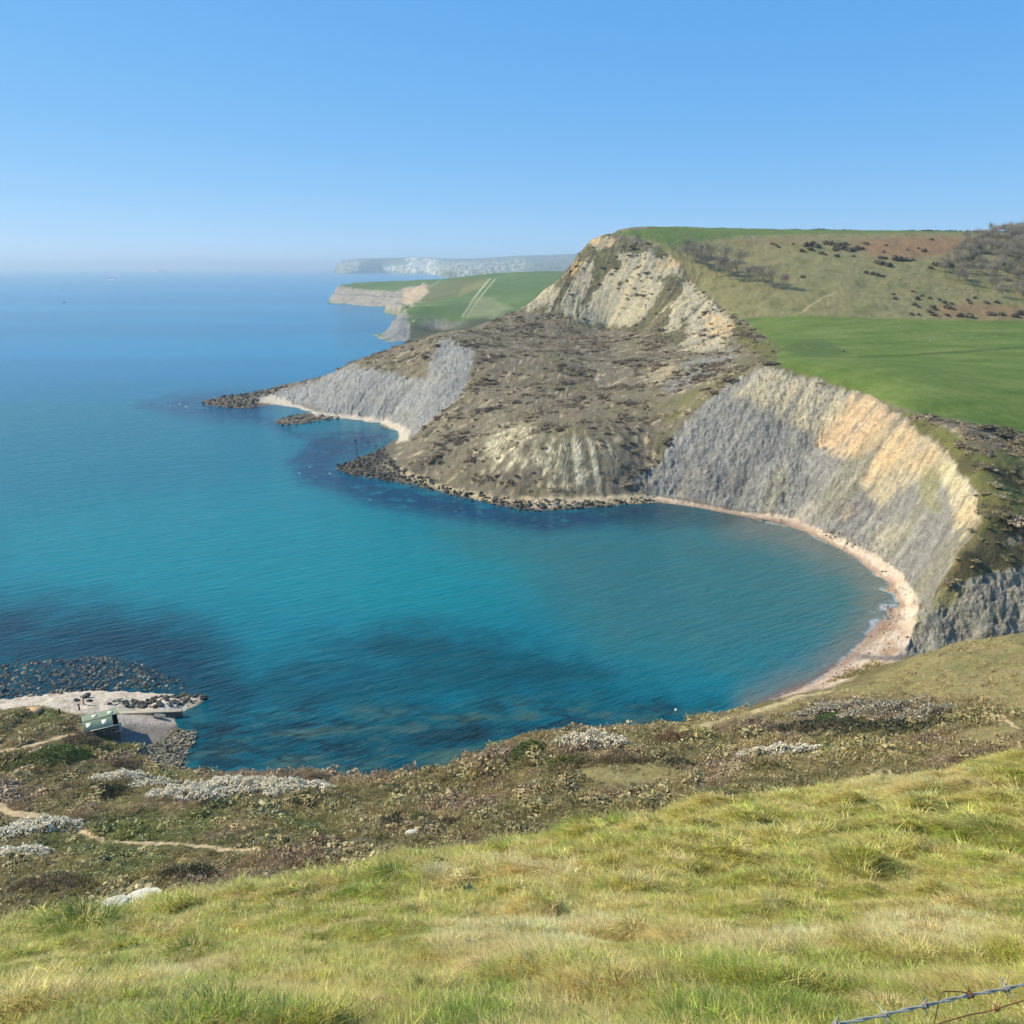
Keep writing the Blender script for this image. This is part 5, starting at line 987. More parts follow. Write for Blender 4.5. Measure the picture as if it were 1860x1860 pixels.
GW = 'pale boulders along the brow'
def brow_rock(u, v, Y, sx, sy, sz, label, rz=0):
    x, y, z = PY(u, v, Y); o = bpy.data.objects.new('boulder', BM['white'][rng.integers(5)]); COL.objects.link(o); o.location = (x, y, z); o.scale = (sx, sy, sz); o.rotation_euler = (0, 0, rz); tag(o, label, 'boulder', GW)
brow_rock(266, 1632, 13.6, .70, .5, .34, 'larger, brighter white boulder poking over the left brow'); brow_rock(206, 1641, 13.4, .62, .45, .30, 'smaller white boulder left of the brightest one on the brow', .5)
brow_rock(378, 1618, 14, .24, .2, .16, 'small pale stone on the brow right of the white boulders', .2); brow_rock(424, 1608, 14.2, .2, .16, .12, 'smallest pale stone on the brow', .8)
rock(748, 1520, 2.3, 1.6, 2.6, 'white', 'pale jagged rock in the scrub under the round olive bush', GW, .5, 40, .4); rock(714, 1516, 1.0, .9, 1.5, 'white', 'small pale upright rock left of the jagged one', GW, .3, 40)

# ------------------------------------------------------------------ trees and bushes on the far hill
M_BARK = leaf_mat('bare_bark', lin(150, 138, 124), .05, .6); M_TWF = leaf_mat('bare_twigs', lin(150, 138, 128), .1, .9)
def bare_tree(seed, hgt=1.0):
    rs_ = np.random.default_rng(seed); tubes = []; tips = []
    def grow(p, d, L_, r, depth):
        pts = [p]; q = p.copy(); dd = d.copy()
        for _ in range(3):
            dd = dd + rs_.normal(size=3) * .16; dd[2] += .05; dd /= np.linalg.norm(dd); q = q + dd * L_ / 3; pts.append(q.copy())
        tubes.append(tube(pts, np.linspace(r, r * .6, 4), 4 if depth < 2 else 3))
        if depth >= 3: tips.append((q, dd)); return
        for _ in range(3 if depth else 4):
            nd = dd + rs_.normal(size=3) * .62; nd[2] = abs(nd[2]) * .7 + .2; nd /= np.linalg.norm(nd); grow(q, nd, L_ * rs_.uniform(.6, .85), r * .58, depth + 1)
            tips.append((q, nd))
    grow(np.zeros(3), np.array([rs_.normal() * .15, rs_.normal() * .15, 1.0]), .30, .022, 0)
    tr = mesh_np('trunk', *join(tubes), M_BARK, attrs={'tint': ('FLOAT', np.full(sum(len(t[0]) for t in tubes), .5))})
    n = 700; k = rs_.integers(0, len(tips), n); c = np.array([tips[i][0] for i in k]) + rs_.normal(size=(n, 3)) * .075; dv = np.array([tips[i][1] for i in k]) + rs_.normal(size=(n, 3)) * .6
    dv /= np.linalg.norm(dv, axis=1)[:, None]; sdv = np.cross(dv, rs_.normal(size=(n, 3))); sdv /= np.linalg.norm(sdv, axis=1)[:, None]
    V, Fq = quads(c, sdv * .0026, dv * .05); return tr, mesh_np('crown', V, Fq, M_TWF, smooth=False, attrs={'tint': ('FLOAT', np.repeat(rs_.random(n), 4))})
TREES = [bare_tree(s) for s in (11, 12, 13, 14)]
GT = 'bare trees below the peak'
tp = [(1248, 474), (1262, 478), (1276, 484), (1290, 490), (1300, 503), (1312, 497), (1326, 508), (1341, 500), (1356, 512), (1374, 514), (1390, 518), (1408, 523), (1272, 466), (1292, 470), (1312, 478), (1334, 486), (1418, 526), (1252, 464)]
for i, p in enumerate(hits(tp, 500)):
    t = empty('bare_tree', p - (0, 0, .2), rng.random() * 6.28, rng.uniform(15, 23)); tr, cr = TREES[i % 4]
    tag(t, 'pale leafless tree with a forked trunk, tallest in the copse below the peak' if i == 4 else 'grey leafless tree in the copse casting dark shadows below the peak', 'tree', GT)
    if i == 4: t.scale = (26,) * 3
    obj('trunk', tr, t); obj('crown', cr, t)
M_GORSE = leaf_mat('thorn_bush', lin(140, 130, 112), .2, 1.0); LCS = [leaf_cloud(320, .10) for _ in range(4)]; GM = [mesh_np('thorn_bush', *(LCS[i][0], LCS[i][1]), M_GORSE, smooth=False, attrs={'tint': ('FLOAT', LCS[i][2])}) for i in range(4)]
def hill_bushes(lst, label, group):
    for p, (u, v, r) in zip(hits([(a[0], a[1]) for a in lst], 500), lst):
        s = r / F * math.hypot(p[0], p[1]); o = obj('thorn_bush', GM[rng.integers(4)], loc=p - (0, 0, .1), rot=(0, 0, rng.random() * 6.28), scale=(s, s, s * .85)); tag(o, label, 'bush', group)
hill_bushes([(1466, 448, 9), (1476, 446, 9), (1482, 450, 8), (1472, 455, 7), (1456, 458, 6), (1492, 460, 5), (1498, 463, 4), (1502, 443, 8), (1512, 445, 9), (1522, 449, 9), (1530, 452, 9), (1540, 456, 8), (1548, 455, 7), (1536, 445, 6), (1556, 452, 8), (1564, 453, 6), (1572, 444, 6), (1516, 455, 7), (1520, 466, 5), (1550, 467, 4)], 'dark thorn bush in the thick clump high on the hillside', 'thorn bushes in the high clump')
hill_bushes([(1600, 469, 5), (1608, 469, 5), (1626, 472, 9), (1636, 473, 9), (1646, 474, 7), (1656, 473, 5), (1600, 480, 8), (1612, 483, 8), (1590, 478, 6), (1574, 496, 6), (1584, 499, 6), (1594, 501, 6), (1604, 502, 4), (1700, 482, 8), (1712, 484, 9), (1722, 482, 8), (1690, 488, 5)], 'dark thorn bush scattered across the middle of the hillside', 'thorn bushes mid hillside')
hill_bushes([(1622, 535, 4), (1625, 543, 5), (1657, 531, 4), (1664, 543, 6), (1675, 539, 4), (1688, 543, 4), (1704, 545, 4), (1714, 550, 5), (1727, 553, 4), (1757, 547, 4), (1762, 552, 4), (1770, 542, 4), (1792, 551, 5), (1810, 551, 5), (1660, 555, 5), (1668, 559, 4), (1692, 558, 7), (1698, 563, 5), (1687, 567, 6), (1655, 571, 5), (1668, 572, 4), (1695, 573, 6), (1722, 560, 8), (1720, 573, 5), (1744, 575, 8), (1762, 576, 8), (1800, 573, 8), (1820, 573, 7), (1842, 576, 7), (1854, 570, 8)], 'small dark gorse bush on the lower hillside above the green field', 'gorse bushes low on the hillside')
hill_bushes([(1402, 444, 4), (1409, 447, 4), (1413, 449, 4), (1440, 444, 3), (1608, 447, 4), (1648, 454, 3), (1678, 457, 6), (1692, 436, 4), (1668, 451, 3), (1458, 503, 5), (1604, 458, 4)], 'lone dark bush high on the hillside near the reddish bracken', 'lone bushes on the hillside')
hill_bushes([(1528, 676, 3)], 'single small dark bush out in the green field', 'field bush')
for u, v, s in [(1634, 508, 2.4), (1640, 511, 1.6), (1655, 500, 2.2), (1652, 506, 2), (1660, 504, 2), (1651, 513, 2.2), (1648, 517, 1.6), (1656, 518, 1.8), (1605, 553, 1.6), (1608, 560, 1.8), (1615, 562, 1.6), (1613, 550, 1.5), (1601, 518, 2), (1612, 517, 1.7), (1717, 526, 2.8), (1775, 528, 1.8), (1752, 525, 2.6), (1759, 526, 2.0), (1362, 436, 1.8)]:
    rock(u, v, s, s, s * .9, 'tan', 'pale limestone rock lying on the grassy hillside above the field', 'pale rocks on the hillside', .3, 500)
for u, v, s in [(930, 591, 2.2), (928, 597, 1.6), (1000, 592, 1.5), (992, 590, 1.8), (1100, 452, 3), (1130, 448, 3), (1146, 452, 3), (1160, 456, 2.6), (1172, 462, 3), (1120, 458, 2.4), (1138, 463, 2.6), (1150, 468, 2.2)]:
    rock(u, v, s, s, s * .9, 'pale', 'grey block among the broken crags under the peak' if v < 500 else 'pale block in the scrub on the headland crest', 'crag blocks' if v < 500 else 'crest blocks', .2, 500)
# wood on the right skyline and distant hedges
n0 = 5000; x_ = rng.uniform(380, 800, n0); y_ = rng.uniform(600, 1080, n0); z_ = base_h(x_, y_); U_, V_ = proj(x_, y_, z_)
ok = (poly_mask(U_, V_, [(1700, 520), (1706, 480), (1750, 448), (1790, 432), (1830, 424), (1900, 420), (2000, 420), (2000, 560), (1868, 556), (1830, 536), (1770, 520), (1740, 515)], 10) > rng.random(n0))
x_, y_ = x_[ok][:620], y_[ok][:620]; z_ = land(x_, y_); n_ = len(x_)
def one(tr, cr):
    d = bmesh.new(); d.from_mesh(tr); d.from_mesh(cr); me = bpy.data.meshes.new('wood_tree'); d.to_mesh(me); d.free(); me.materials.append(M_SCR)
    at = me.attributes.get('tint') or me.attributes.new('tint', 'FLOAT', 'POINT'); at.data.foreach_set('value', rng.random(len(me.vertices)).astype(np.float32)); return me
WT = [one(*t) for t in TREES]; s_ = rng.uniform(9, 16, n_)
wc = np.broadcast_to(lin(160, 150, 138), (n_, 3)) * rng.uniform(.75, 1.25, (n_, 1)); iv = rng.random(n_) < .06; wc = np.where(iv[:, None], lin(58, 74, 48), wc)
scatter('leafless_wood', np.column_stack([x_, y_, z_ - .3]), np.column_stack([np.zeros((n_, 2)), rng.random(n_) * 6.28]), np.column_stack([s_, s_, s_]), rng.integers(0, 4, n_), wc, WT, 'grey leafless wood filling the valley side at the right edge', 'wood')
n_ = 900; hx = rng.uniform(90, 760, n_); hy = np.where(rng.random(n_) < .6, 1052, 1075) + rng.normal(size=n_) * 3; hz = land(hx, hy); hU, _v = proj(hx, hy, hz); ok = (fbm(hx, hy, 60, 2, 701) > -.1) & (hU > 1195); hx, hy, hz = hx[ok], hy[ok], hz[ok]; n_ = len(hx); s_ = rng.uniform(.9, 2.0, n_)
scatter('skyline_hedge', np.column_stack([hx, hy, hz]), np.column_stack([np.zeros((n_, 2)), rng.random(n_) * 6.28]), np.column_stack([s_, s_, s_ * .9]), rng.integers(0, 4, n_), np.broadcast_to(lin(84, 86, 66), (n_, 3)), BUSH, 'low broken hedge along the skyline behind the hilltop field', 'hedge')
# ------------------------------------------------------------------ buildings and other made things
M_ROOF = plain_mat('green_roof_sheet', lin(136, 150, 130), .7, 1.5, .2, .01, 20); M_WALLB = plain_mat('dark_boards', lin(100, 102, 96), .85, 3, .3, .02, 12)
M_STONE = plain_mat('rubble_stone', lin(116, 108, 96), .9, 2.5, .5, .05, 5); M_WHITE = plain_mat('white_paint', lin(222, 222, 212), .6, 4, .1, .005, 10); M_SKYL = plain_mat('skylight_panel', lin(220, 226, 204), .35, 4, .08, .002, 10, spec=.5)
M_CONC = plain_mat('weathered_concrete', lin(176, 166, 150), .9, 1.2, .3, .02, 6); M_RUST = plain_mat('rusty_sheet', lin(196, 156, 116), .85, 2, .4, .01, 8); M_WOOD = plain_mat('grey_timber', lin(168, 158, 140), .85, 6, .3, .01, 14); M_DARK = plain_mat('dark_timber', lin(58, 52, 48), .85, 6, .3, .01, 14)
def part(nm, vf, mat, parent, smooth=False): return obj(nm, mesh_np(nm, vf[0], vf[1], mat, smooth=smooth), parent)
# boathouse: axis from the pixels of its ridge
A = np.array(P(152, 1311, 7.9)); B = np.array(P(212, 1297, 7.9)); ax = math.atan2(B[1] - A[1], B[0] - A[0]); Lb = float(np.hypot(*(B - A)[:2])); mid = (A + B) / 2
bh = empty('boathouse', (mid[0], mid[1], 3.4), ax); tag(bh, 'green-roofed wooden boathouse with pale skylights above the slipway', 'boathouse')
hw, hl = 3.8, Lb / 2; zr, ze = 4.5, 3.95
pr = np.array([(-hl, -hw, -3), (hl, -hw, -3), (hl, hw, -3), (-hl, hw, -3), (-hl, -hw, ze - .25), (hl, -hw, ze - .25), (hl, hw, ze - .25), (-hl, hw, ze - .25)], float)
part('wall', (pr, np.array([(0, 1, 5, 4), (1, 2, 6, 5), (2, 3, 7, 6), (3, 0, 4, 7)])), M_WALLB, bh)
def slope_pt(t, x, side, lift=0.0): return (x, side * (hw + .35) * t, zr - (zr - ze) * t + lift)
for nm, side, xr in (('far_roof_slope', 1, hl + .3), ('near_roof_slope', -1, hl - 1.1)):
    nx = 36; V = []; xs = np.linspace(-hl - .3, xr, nx)
    for i, x in enumerate(xs):
        zz = .025 * (i % 2); V += [slope_pt(0, x, side, zz), slope_pt(1, x, side, zz), slope_pt(1, x, side, zz - .08), slope_pt(0, x, side, zz - .08)]
    Fq = []
    for i in range(nx - 1):
        b = i * 4; Fq += [(b, b + 4, b + 5, b + 1), (b + 2, b + 6, b + 7, b + 3), (b + 1, b + 5, b + 6, b + 2)]
    rf = part(nm, (np.array(V), np.array(Fq)), M_ROOF, bh)
    for cx_ in ((-1.2, 2.2) if side > 0 else (-2.6, .7)):
        V2 = [slope_pt(t, x, side, l) for l in (.05, .13) for t in (.28, .68) for x in (cx_ - .55, cx_ + .55)]
        part('skylight', (np.array(V2), np.array([(0, 2, 3, 1), (4, 5, 7, 6), (0, 1, 5, 4), (2, 6, 7, 3), (0, 4, 6, 2), (1, 3, 7, 5)])), M_SKYL, rf)
gm = np.array([(0, -hw, ze - .25), (0, hw, ze - .25), (0, 0, zr - .1)]); 
for x in (-hl + .01, hl - .01):
    V2 = np.concatenate([gm + (x - .06, 0, 0), gm + (x + .06, 0, 0)]); part('gable', (V2, np.array([(0, 1, 4, 3), (1, 2, 5, 4), (2, 0, 3, 5)])), M_WALLB, bh); 
part('bargeboard', join([box(-hl - .36, -hl - .31, -.1, hw + .3, ze - .1, ze + .1)]), M_WHITE, bh)
part('gutter', box(-hl + 1.0, hl + .3, -hw - .52, -hw - .38, ze - .12, ze + .04), M_WHITE, bh)
part('landing', box(hl - 1.2, hl + .6, -hw - .4, -.3, ze - 1.9, ze - 1.75), M_CONC, bh)
part('stone_footing', box(-hl + .2, hl + .2, -hw - .25, hw + .25, -4.6, -1.0), M_STONE, bh)
part('ridge_cap', box(-hl - .32, hl + .32, -.16, .16, zr + .0, zr + .07), M_STONE, bh)
for x0 in (-hl + .9, -.6, 1.9): wn = part('window', box(x0, x0 + .9, -hw - .05, -hw - .003, ze - 1.7, ze - .9), M_WHITE, bh); part('pane', box(x0 + .07, x0 + .83, -hw - .058, -hw - .052, ze - 1.63, ze - .97), M_DARK, wn)
dr_ = part('door', box(hl + .003, hl + .06, -1.3, 1.3, -.95, 1.6), M_ROOF, bh); part('handle', box(hl + .062, hl + .1, -.1, .1, .2, .3), M_WHITE, dr_)
# quay wall along the slipway
q0, q1 = np.array(P(214, 1293, 1.9)), np.array(P(330, 1291, 1.6)); ql = np.hypot(*(q1 - q0)[:2]); qa = math.atan2(q1[1] - q0[1], q1[0] - q0[0])
qw = empty('quay_wall', (q0[0], q0[1], .0), qa); tag(qw, 'low straight stone quay wall with a pale top beside the slipway', 'quay wall')
part('wall_face', box(0, ql, -.5, .5, -1.6, 1.5), M_STONE, qw); bevel(part('coping', box(-.1, ql + .1, -.6, .6, 1.503, 1.75), M_CONC, qw), .05)
# shed with rusty roof
p = np.array(P(62, 1296, 3.0)); sh = empty('shed', p - np.array((0, 0, .5)), .10, .8); tag(sh, 'low shed with a rusty orange roof on the left edge of the spit', 'shed')
part('wall', box(-2.4, 2.4, -1.3, 1.3, -1.2, 1.5), M_DARK, sh)
part('roof', (np.array([(-2.8, -1.6, 1.35), (2.6, -1.6, 1.75), (2.6, 1.6, 2.35), (-2.8, 1.6, 1.95), (-2.8, -1.6, 1.27), (2.6, -1.6, 1.67), (2.6, 1.6, 2.27), (-2.8, 1.6, 1.87)], float), np.array([(0, 1, 2, 3), (7, 6, 5, 4), (0, 4, 5, 1), (1, 5, 6, 2), (2, 6, 7, 3), (3, 7, 4, 0)])), M_RUST, sh)
part('door', box(1.0, 1.9, -1.34, -1.303, -.6, 1.2), M_WALLB, sh)
for u, v, hgt, m, lb in ((110, 1303, 2.2, M_DARK, 'dark timber post standing in the grass right of the shed'), (145, 1294, 2.2, M_DARK, 'dark timber post at the head of the boulder line on the spit'), (152, 1280, 2.6, M_WOOD, 'pale weathered timber post standing among dark rocks on the spit')):
    x, y, z = P(u, v, 2.0); vf = join([tube([(0, 0, -.8), (0, 0, hgt * .5), (.03, 0, hgt)], [.22, .2, .17], 7), box(-.24, .24, -.24, .24, hgt - .02, hgt + .1)]); tag(obj('mooring_post', mesh_np('mooring_post', *vf, m), loc=(x, y, z)), lb, 'post', 'posts on the spit')
for u, v, s, k in ((140, 1272, 1.7, 'dark'), (158, 1262, 1.9, 'dark'), (150, 1266, 1.3, 'mid'), (162, 1272, 1.5, 'dark'), (138, 1284, 1.4, 'mid'), (160, 1284, 1.6, 'mid'), (165, 1288, 1.3, 'dark'), (148, 1288, 1.2, 'dark')):
    x, y, z = P(u, v, 1.9); o = bpy.data.objects.new('boulder', BM[k][rng.integers(5)]); COL.objects.link(o); o.location = (x, y, z); o.scale = (s, s, s * .8); o.rotation_euler = (.2, .3, rng.random() * 6); tag(o, 'dark rock in the short line crossing the spit by the pale post', 'boulder', 'rocks crossing the spit')
# boats
M_HULL = plain_mat('boat_hull', lin(196, 198, 200), .4, 3, .1, .004, 6, spec=.5); M_DECK = plain_mat('boat_deck', lin(120, 124, 128), .7, 3, .2, .004, 6)
def boat(name, loc, rz, s, label, cat, hullm, cabin=True, group=None):
    n = 9; V = []; 
    for i in range(n):
        t = i / (n - 1); x = -1 + 2 * t; w_ = .36 * (1 - max(0, (t - .45) / .55) ** 2.2) + .002; k = -.06 - .14 * (1 - max(0, (t - .6) / .4) ** 2); g = .16 + .10 * t * t
        V += [(x, -w_, g), (x, -w_ * .75, k * .5), (x, 0, k), (x, w_ * .75, k * .5), (x, w_, g)]
    Fq = [(i * 5 + j, (i + 1) * 5 + j, (i + 1) * 5 + j + 1, i * 5 + j + 1) for i in range(n - 1) for j in range(4)] + [(0, 1, 2, 2), (0, 2, 3, 4)]
    root = empty(name, loc, rz, s); tag(root, label, cat, group); o = part('hull', (np.array(V), np.array(Fq)), hullm, root, True)
    dv = np.array([V[i * 5 + j] for i in range(n) for j in (0, 4)], float); dv[:, 2] -= .05; dv[:, 1] *= .97; part('deck', (dv, np.array([(2 * i, 2 * i + 2, 2 * i + 3, 2 * i + 1) for i in range(n - 1)])), M_DECK, root)
    if cabin: bevel(part('cabin', box(-.35, .3, -.22, .22, .12, .46), M_HULL, root), .04)
    else: part('thwart', join([box(-.4, -.3, -.33, .33, .12, .15), box(.1, .2, -.3, .3, .13, .16)]), M_WOOD, root); part('outboard_motor', join([box(-1.14, -1.0, -.07, .07, .1, .42), box(-1.1, -1.04, -.03, .03, -.25, .1)]), M_DARK, root)
    return root
x, y, z = P(290, 1303, .9); boat('dinghy', (x, y, z + .35), -.15, 1.7, 'small grey dinghy drawn up on the slipway beside the quay wall', 'dinghy', M_HULL, False)
x, y, z = P(208, 507, 0); boat('motorboat', (x, y, .5), .1, 14, 'tiny white motorboat trailing a wake far out at sea', 'boat', M_HULL, True)
x, y, z = P(116, 549, 0); boat('motorboat', (x, y, .2), .3, 4.5, 'tiny dark boat alone on the open sea at the left', 'boat', M_DARK, True)
M_SHIP = plain_mat('ship_white', lin(240, 240, 240), .5, .01, .05, .01, .1)
x, y, z = PY(287, 492, 20500); ship = empty('ship', (x, y, 0), .05); tag(ship, 'long white ship on the hazy horizon', 'ship')
part('hull', (np.array([(-110, -14, 0), (100, -14, 0), (120, 0, 0), (100, 14, 0), (-110, 14, 0), (-114, -15, 26), (104, -15, 26), (132, 0, 30), (104, 15, 26), (-114, 15, 26)], float), np.array([(0, 1, 6, 5), (1, 2, 7, 6), (2, 3, 8, 7), (3, 4, 9, 8), (4, 0, 5, 9), (5, 6, 8, 9), (6, 7, 8, 8)])), M_SHIP, ship)
part('superstructure', join([box(-100, 70, -13, 13, 26.1, 42), box(-90, 55, -12, 12, 42.1, 52)]), M_SHIP, ship); part('funnel', box(-70, -50, -6, 6, 52.1, 68), M_SHIP, ship)
for u, v, lb in ((1228, 1290, 'white buoy floating in the dark water near the cliff-edge blossom'), (1296, 1304, 'small white buoy close under the low cliff')):
    x, y, z = P(u, v, 0); vf = tube([(0, 0, -.3), (0, 0, -.2), (0, 0, 0), (0, 0, .25), (0, 0, .4), (0, 0, .44), (0, 0, .6)], [.05, .3, .42, .36, .15, .05, .05], 12); tag(obj('buoy', mesh_np('buoy', *vf, M_WHITE), loc=(x, y, 0)), lb, 'buoy', 'buoys')
# fence beside the cliff-top path
def fence(pix, label, step=7):
    pts = hits(pix, 300); root = empty('fence', pts[0]); tag(root, label, 'fence', 'fences on the cliff top'); d = dens([tuple(p) for p in pts], step); d = np.array(d); d[:, 2] = land(d[:, 0], d[:, 1]); d -= pts[0]
    pv = tube([(0, 0, -.3), (0, 0, 1.35)], [.13, .11], 5); pm = mesh_np('post', *pv, M_WOOD)
    for q in d: obj('post', pm, root, loc=q)
    for h in (.55, 1.1): obj('rail', mesh_np('rail', *tube(d + (0, 0.14, h), .07, 4), M_WOOD), root)
fence([(1343, 580), (1352, 590), (1360, 602), (1372, 612), (1385, 620), (1396, 627)], 'pale timber fence following the cliff top down towards the field corner')
fence([(1413, 635), (1412, 642), (1404, 646), (1396, 650)], 'short pale fence at the corner of the green field by the cliff')
# people
SK = plain_mat('skin', lin(214, 168, 138), .6, 8, .05, .002, 20); 
def person(p, rz, top, legs, label, pose='stand', arm=.15):
    bm = bmesh.new(); lay = bm.verts.layers.skin.verify(); ids = {}
    st = .16 if pose == 'walk' else .0
    if pose == 'sit': J = dict(pel=(0, 0, .14), ch=(0, -.06, .42), nk=(0, -.06, .62), hd=(0, -.03, .72), ht=(0, -.03, .84), sl=(.17, -.06, .56), el=(.24, -.16, .34), hl=(.24, -.26, .10), sr=(-.17, -.06, .56), er=(-.23, .06, .36), hr=(-.14, .24, .34), pl=(.1, 0, .12), kl=(.14, .42, .34), fl=(.14, .72, .08), tl=(.14, .86, .06), pr=(-.1, 0, .12), kr=(-.13, .46, .16), fr=(-.12, .86, .08), tr=(-.12, .94, .16))
    else: J = dict(pel=(0, 0, .95), ch=(0, 0, 1.22), nk=(0, .01, 1.48), hd=(0, .03, 1.58), ht=(0, .03, 1.72), sl=(.19, 0, 1.40), el=(.24 + arm * .3, -.03, 1.12), hl=(.22 + arm * .3, .10 + arm * .4, .88), sr=(-.19, 0, 1.40), er=(-.25, -.05 - st * .5, 1.12), hr=(-.24, .04 - st, .87), pl=(.1, 0, .92), kl=(.11, .06 + st, .5), fl=(.11, st * .9 - .02, .08), tl=(.12, st * .9 + .16, .04), pr=(-.1, 0, .92), kr=(-.11, .03 - st * .4, .5), fr=(-.11, -st * 1.3 - .02, .08), tr=(-.12, -st * 1.3 + .15, .04))
    rad = dict(pel=.14, ch=.15, nk=.06, hd=.095, ht=.08, sl=.07, el=.05, hl=.04, sr=.07, er=.05, hr=.04, pl=.095, kl=.065, fl=.05, tl=.04, pr=.095, kr=.065, fr=.05, tr=.04)
    for k, c in J.items(): ids[k] = bm.verts.new(c); ids[k][lay].radius = (rad[k] * 1.05, rad[k] * .9)
    for a, b in (('pel', 'ch'), ('ch', 'nk'), ('nk', 'hd'), ('hd', 'ht'), ('ch', 'sl'), ('sl', 'el'), ('el', 'hl'), ('ch', 'sr'), ('sr', 'er'), ('er', 'hr'), ('pel', 'pl'), ('pl', 'kl'), ('kl', 'fl'), ('fl', 'tl'), ('pel', 'pr'), ('pr', 'kr'), ('kr', 'fr'), ('fr', 'tr')): bm.edges.new((ids[a], ids[b]))
    ids['pel'][lay].use_root = True; me = bpy.data.meshes.new('person'); bm.to_mesh(me); bm.free(); o = bpy.data.objects.new('person', me); COL.objects.link(o)
    o.modifiers.new('skin', 'SKIN').use_smooth_shade = True; o.modifiers.new('sub', 'SUBSURF').levels = 1
    bpy.context.view_layer.update(); dg = bpy.context.evaluated_depsgraph_get(); m2 = bpy.data.meshes.new_from_object(o.evaluated_get(dg)); o.modifiers.clear(); o.data = m2
    for mm in (top, legs, SK): m2.materials.append(mm)
    sit = pose == 'sit'
    for f in m2.polygons:
        c = f.center; f.use_smooth = True
        if sit: f.material_index = 2 if c.z > .66 else (1 if (c.y > .12 and abs(c.x) < .21 and not (c.x < -.1 and .3 < c.z and c.y < .2)) or c.z < .24 else 0)
        else: f.material_index = 2 if c.z > 1.5 or (abs(c.x) > .17 and c.z < .93) else (1 if c.z < .97 else 0)
    o.location = p; o.rotation_euler = (0, 0, rz); tag(o, label, 'person', 'people on the beach')
    hv = []; hm = bmesh.new(); bmesh.ops.create_uvsphere(hm, u_segments=12, v_segments=8, radius=.125); bmesh.ops.delete(hm, geom=[v for v in hm.verts if v.co.z < -.05 or (v.co.y > .07 and v.co.z < .04)], context='VERTS'); hme = bpy.data.meshes.new('hair'); hm.to_mesh(hme); hm.free(); hme.materials.append(CL['hair'])
    h = obj('hair', hme, o, loc=(J['ht'][0], J['ht'][1] - .015, J['ht'][2] - .02))
CL = {k: plain_mat('cloth_' + k, lin(*c), .85, 8, .15, .004, 20) for k, c in dict(navy=(42, 46, 62), black=(34, 34, 38), red=(150, 52, 48), grey=(110, 112, 116), denim=(70, 84, 110), hair=(58, 44, 36), white=(214, 214, 210)).items()}
pp = hits([(1534, 997), (1603, 1039), (1609, 1040), (1612, 1107), (1617, 1113), (1418, 949)], 150)
for p, a in zip(pp, ((.6, 'navy', 'black', 'person in dark clothes walking alone on the sand beside the surf', 'walk'), (1.8, 'black', 'denim', 'person in black sitting on the upper beach, left of a pair', 'sit'), (1.2, 'red', 'denim', 'person in a red top sitting on the upper beach, right of a pair', 'sit'), (2.6, 'black', 'black', 'person all in black standing on the lower beach', 'stand'), (-.4, 'grey', 'denim', 'person in a grey top standing at the right on the lower beach', 'stand'), (.2, 'navy', 'denim', 'person in blue with arms out at the far end of the beach', 'stand'))):
    person(p, a[0], CL[a[1]], CL[a[2]], a[3], a[4], arm=1.2 if 'arms out' in a[3] else .15)
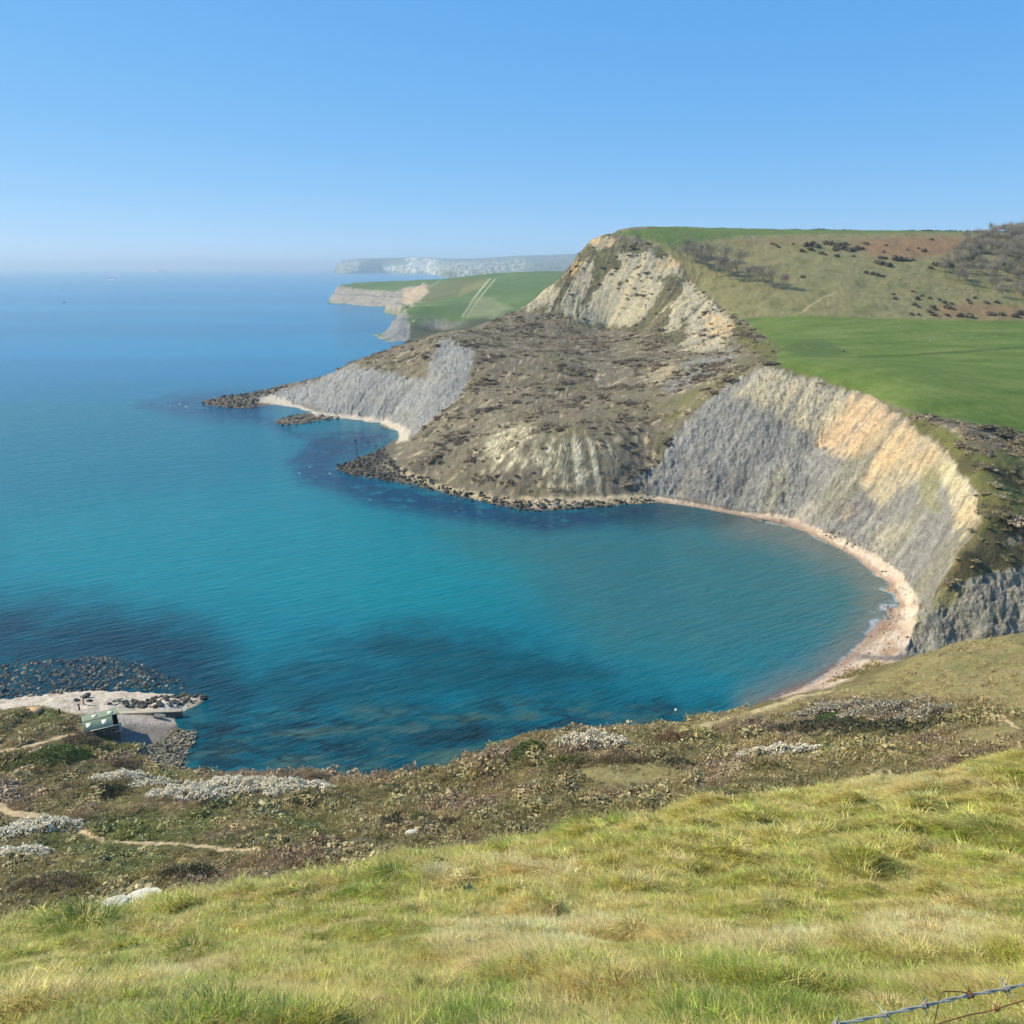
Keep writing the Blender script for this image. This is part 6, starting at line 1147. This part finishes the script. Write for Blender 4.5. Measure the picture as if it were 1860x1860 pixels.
# barbed wire in the corner
M_GALV = plain_mat('galvanised_wire', lin(170, 166, 158), .45, 60, .5, .0006, 200, metal=.15); M_RUSTW = plain_mat('rusty_wire', lin(128, 84, 58), .85, 60, .5, .0006, 200)
def wire(pix, rad, mat, label, barbs=(), twist=True, rusty=()):
    c = np.array([PY(*q) for q in pix]); n = 160; tt = np.linspace(0, 1, n); cum = np.concatenate([[0], np.cumsum(np.linalg.norm(np.diff(c, axis=0), axis=1))]); cum /= cum[-1]
    path = np.stack([np.interp(tt, cum, c[:, i]) for i in range(3)], 1); ker = np.ones(9) / 9
    path[4:-4] = np.stack([np.convolve(path[:, i], ker, 'valid') for i in range(3)], 1)
    root = empty('barbed_wire', path[0]); tag(root, label, 'barbed wire', 'barbed wires in the corner'); path = path - path[0]; L_ = np.linalg.norm(path[-1])
    d = path[-1] / L_; u = np.cross(d, (0, 0, 1)); u /= np.linalg.norm(u); w_ = np.cross(d, u)
    if twist:
        for ph in (0, math.pi):
            a = tt * L_ / .045 * math.pi + ph; q = path + rad * 1.05 * (np.cos(a)[:, None] * u + np.sin(a)[:, None] * w_); obj('strand', mesh_np('strand', *tube(q, rad, 6), mat), root)
    else: obj('strand', mesh_np('strand', *tube(path, rad, 6), mat), root)
    for bu, bv, bY in barbs:
        b = np.array(PY(bu, bv, bY)) - np.array(root.location); i = np.argmin(np.linalg.norm(path - b, axis=1)); b = path[i]
        a = np.linspace(0, 4.5 * math.pi, 40); coil = b + rad * 2.6 * (np.cos(a)[:, None] * u + np.sin(a)[:, None] * w_) + d * (np.linspace(-1, 1, 40) * rad * 3.4)[:, None]; ts_ = [tube(coil, rad * .8, 6)]
        for sg, st in ((1, coil[0]), (-1, coil[-1]), (1, coil[12]), (-1, coil[26])):
            dr_ = u * rng.normal() + w_ * rng.normal() + d * sg * .4; dr_ /= np.linalg.norm(dr_); ts_.append(tube([st, st + dr_ * .008, st + dr_ * .017], [rad * .8, rad * .75, rad * .15], 6))
        obj('barb', mesh_np('barb', *join(ts_), M_RUSTW if (bu, bv) in rusty else mat), root)
wire([(1512, 1862, 1.10), (1560, 1853, 1.11), (1606, 1843, 1.12), (1682, 1826, 1.14), (1762, 1807, 1.17), (1828, 1796, 1.19), (1900, 1778, 1.22), (2300, 1680, 1.4)], .0017, M_GALV, 'upper barbed wire, thick twisted galvanised strands with several barbs', [(1518, 1858, 1.10), (1606, 1843, 1.12), (1682, 1826, 1.14), (1762, 1807, 1.17), (1828, 1796, 1.19), (1930, 1770, 1.23)], rusty={(1762, 1807)})
wire([(1640, 1885, 1.2), (1700, 1861, 1.22), (1760, 1843, 1.24), (1800, 1837, 1.25), (1815, 1831, 1.25), (1870, 1814, 1.27), (2200, 1720, 1.4)], .0013, M_RUSTW, 'lower barbed wire, thin single rusty strand with one rusty barb', [(1814, 1832, 1.25)], twist=False)
wire([(1696, 1862, 1.18), (1702, 1835, 1.16), (1706, 1812, 1.15), (1712, 1801, 1.15), (1740, 1801, 1.165), (1768, 1805, 1.175)], .0009, M_RUSTW, 'loose thin rusty wire looping up to the upper strand', [], twist=False)
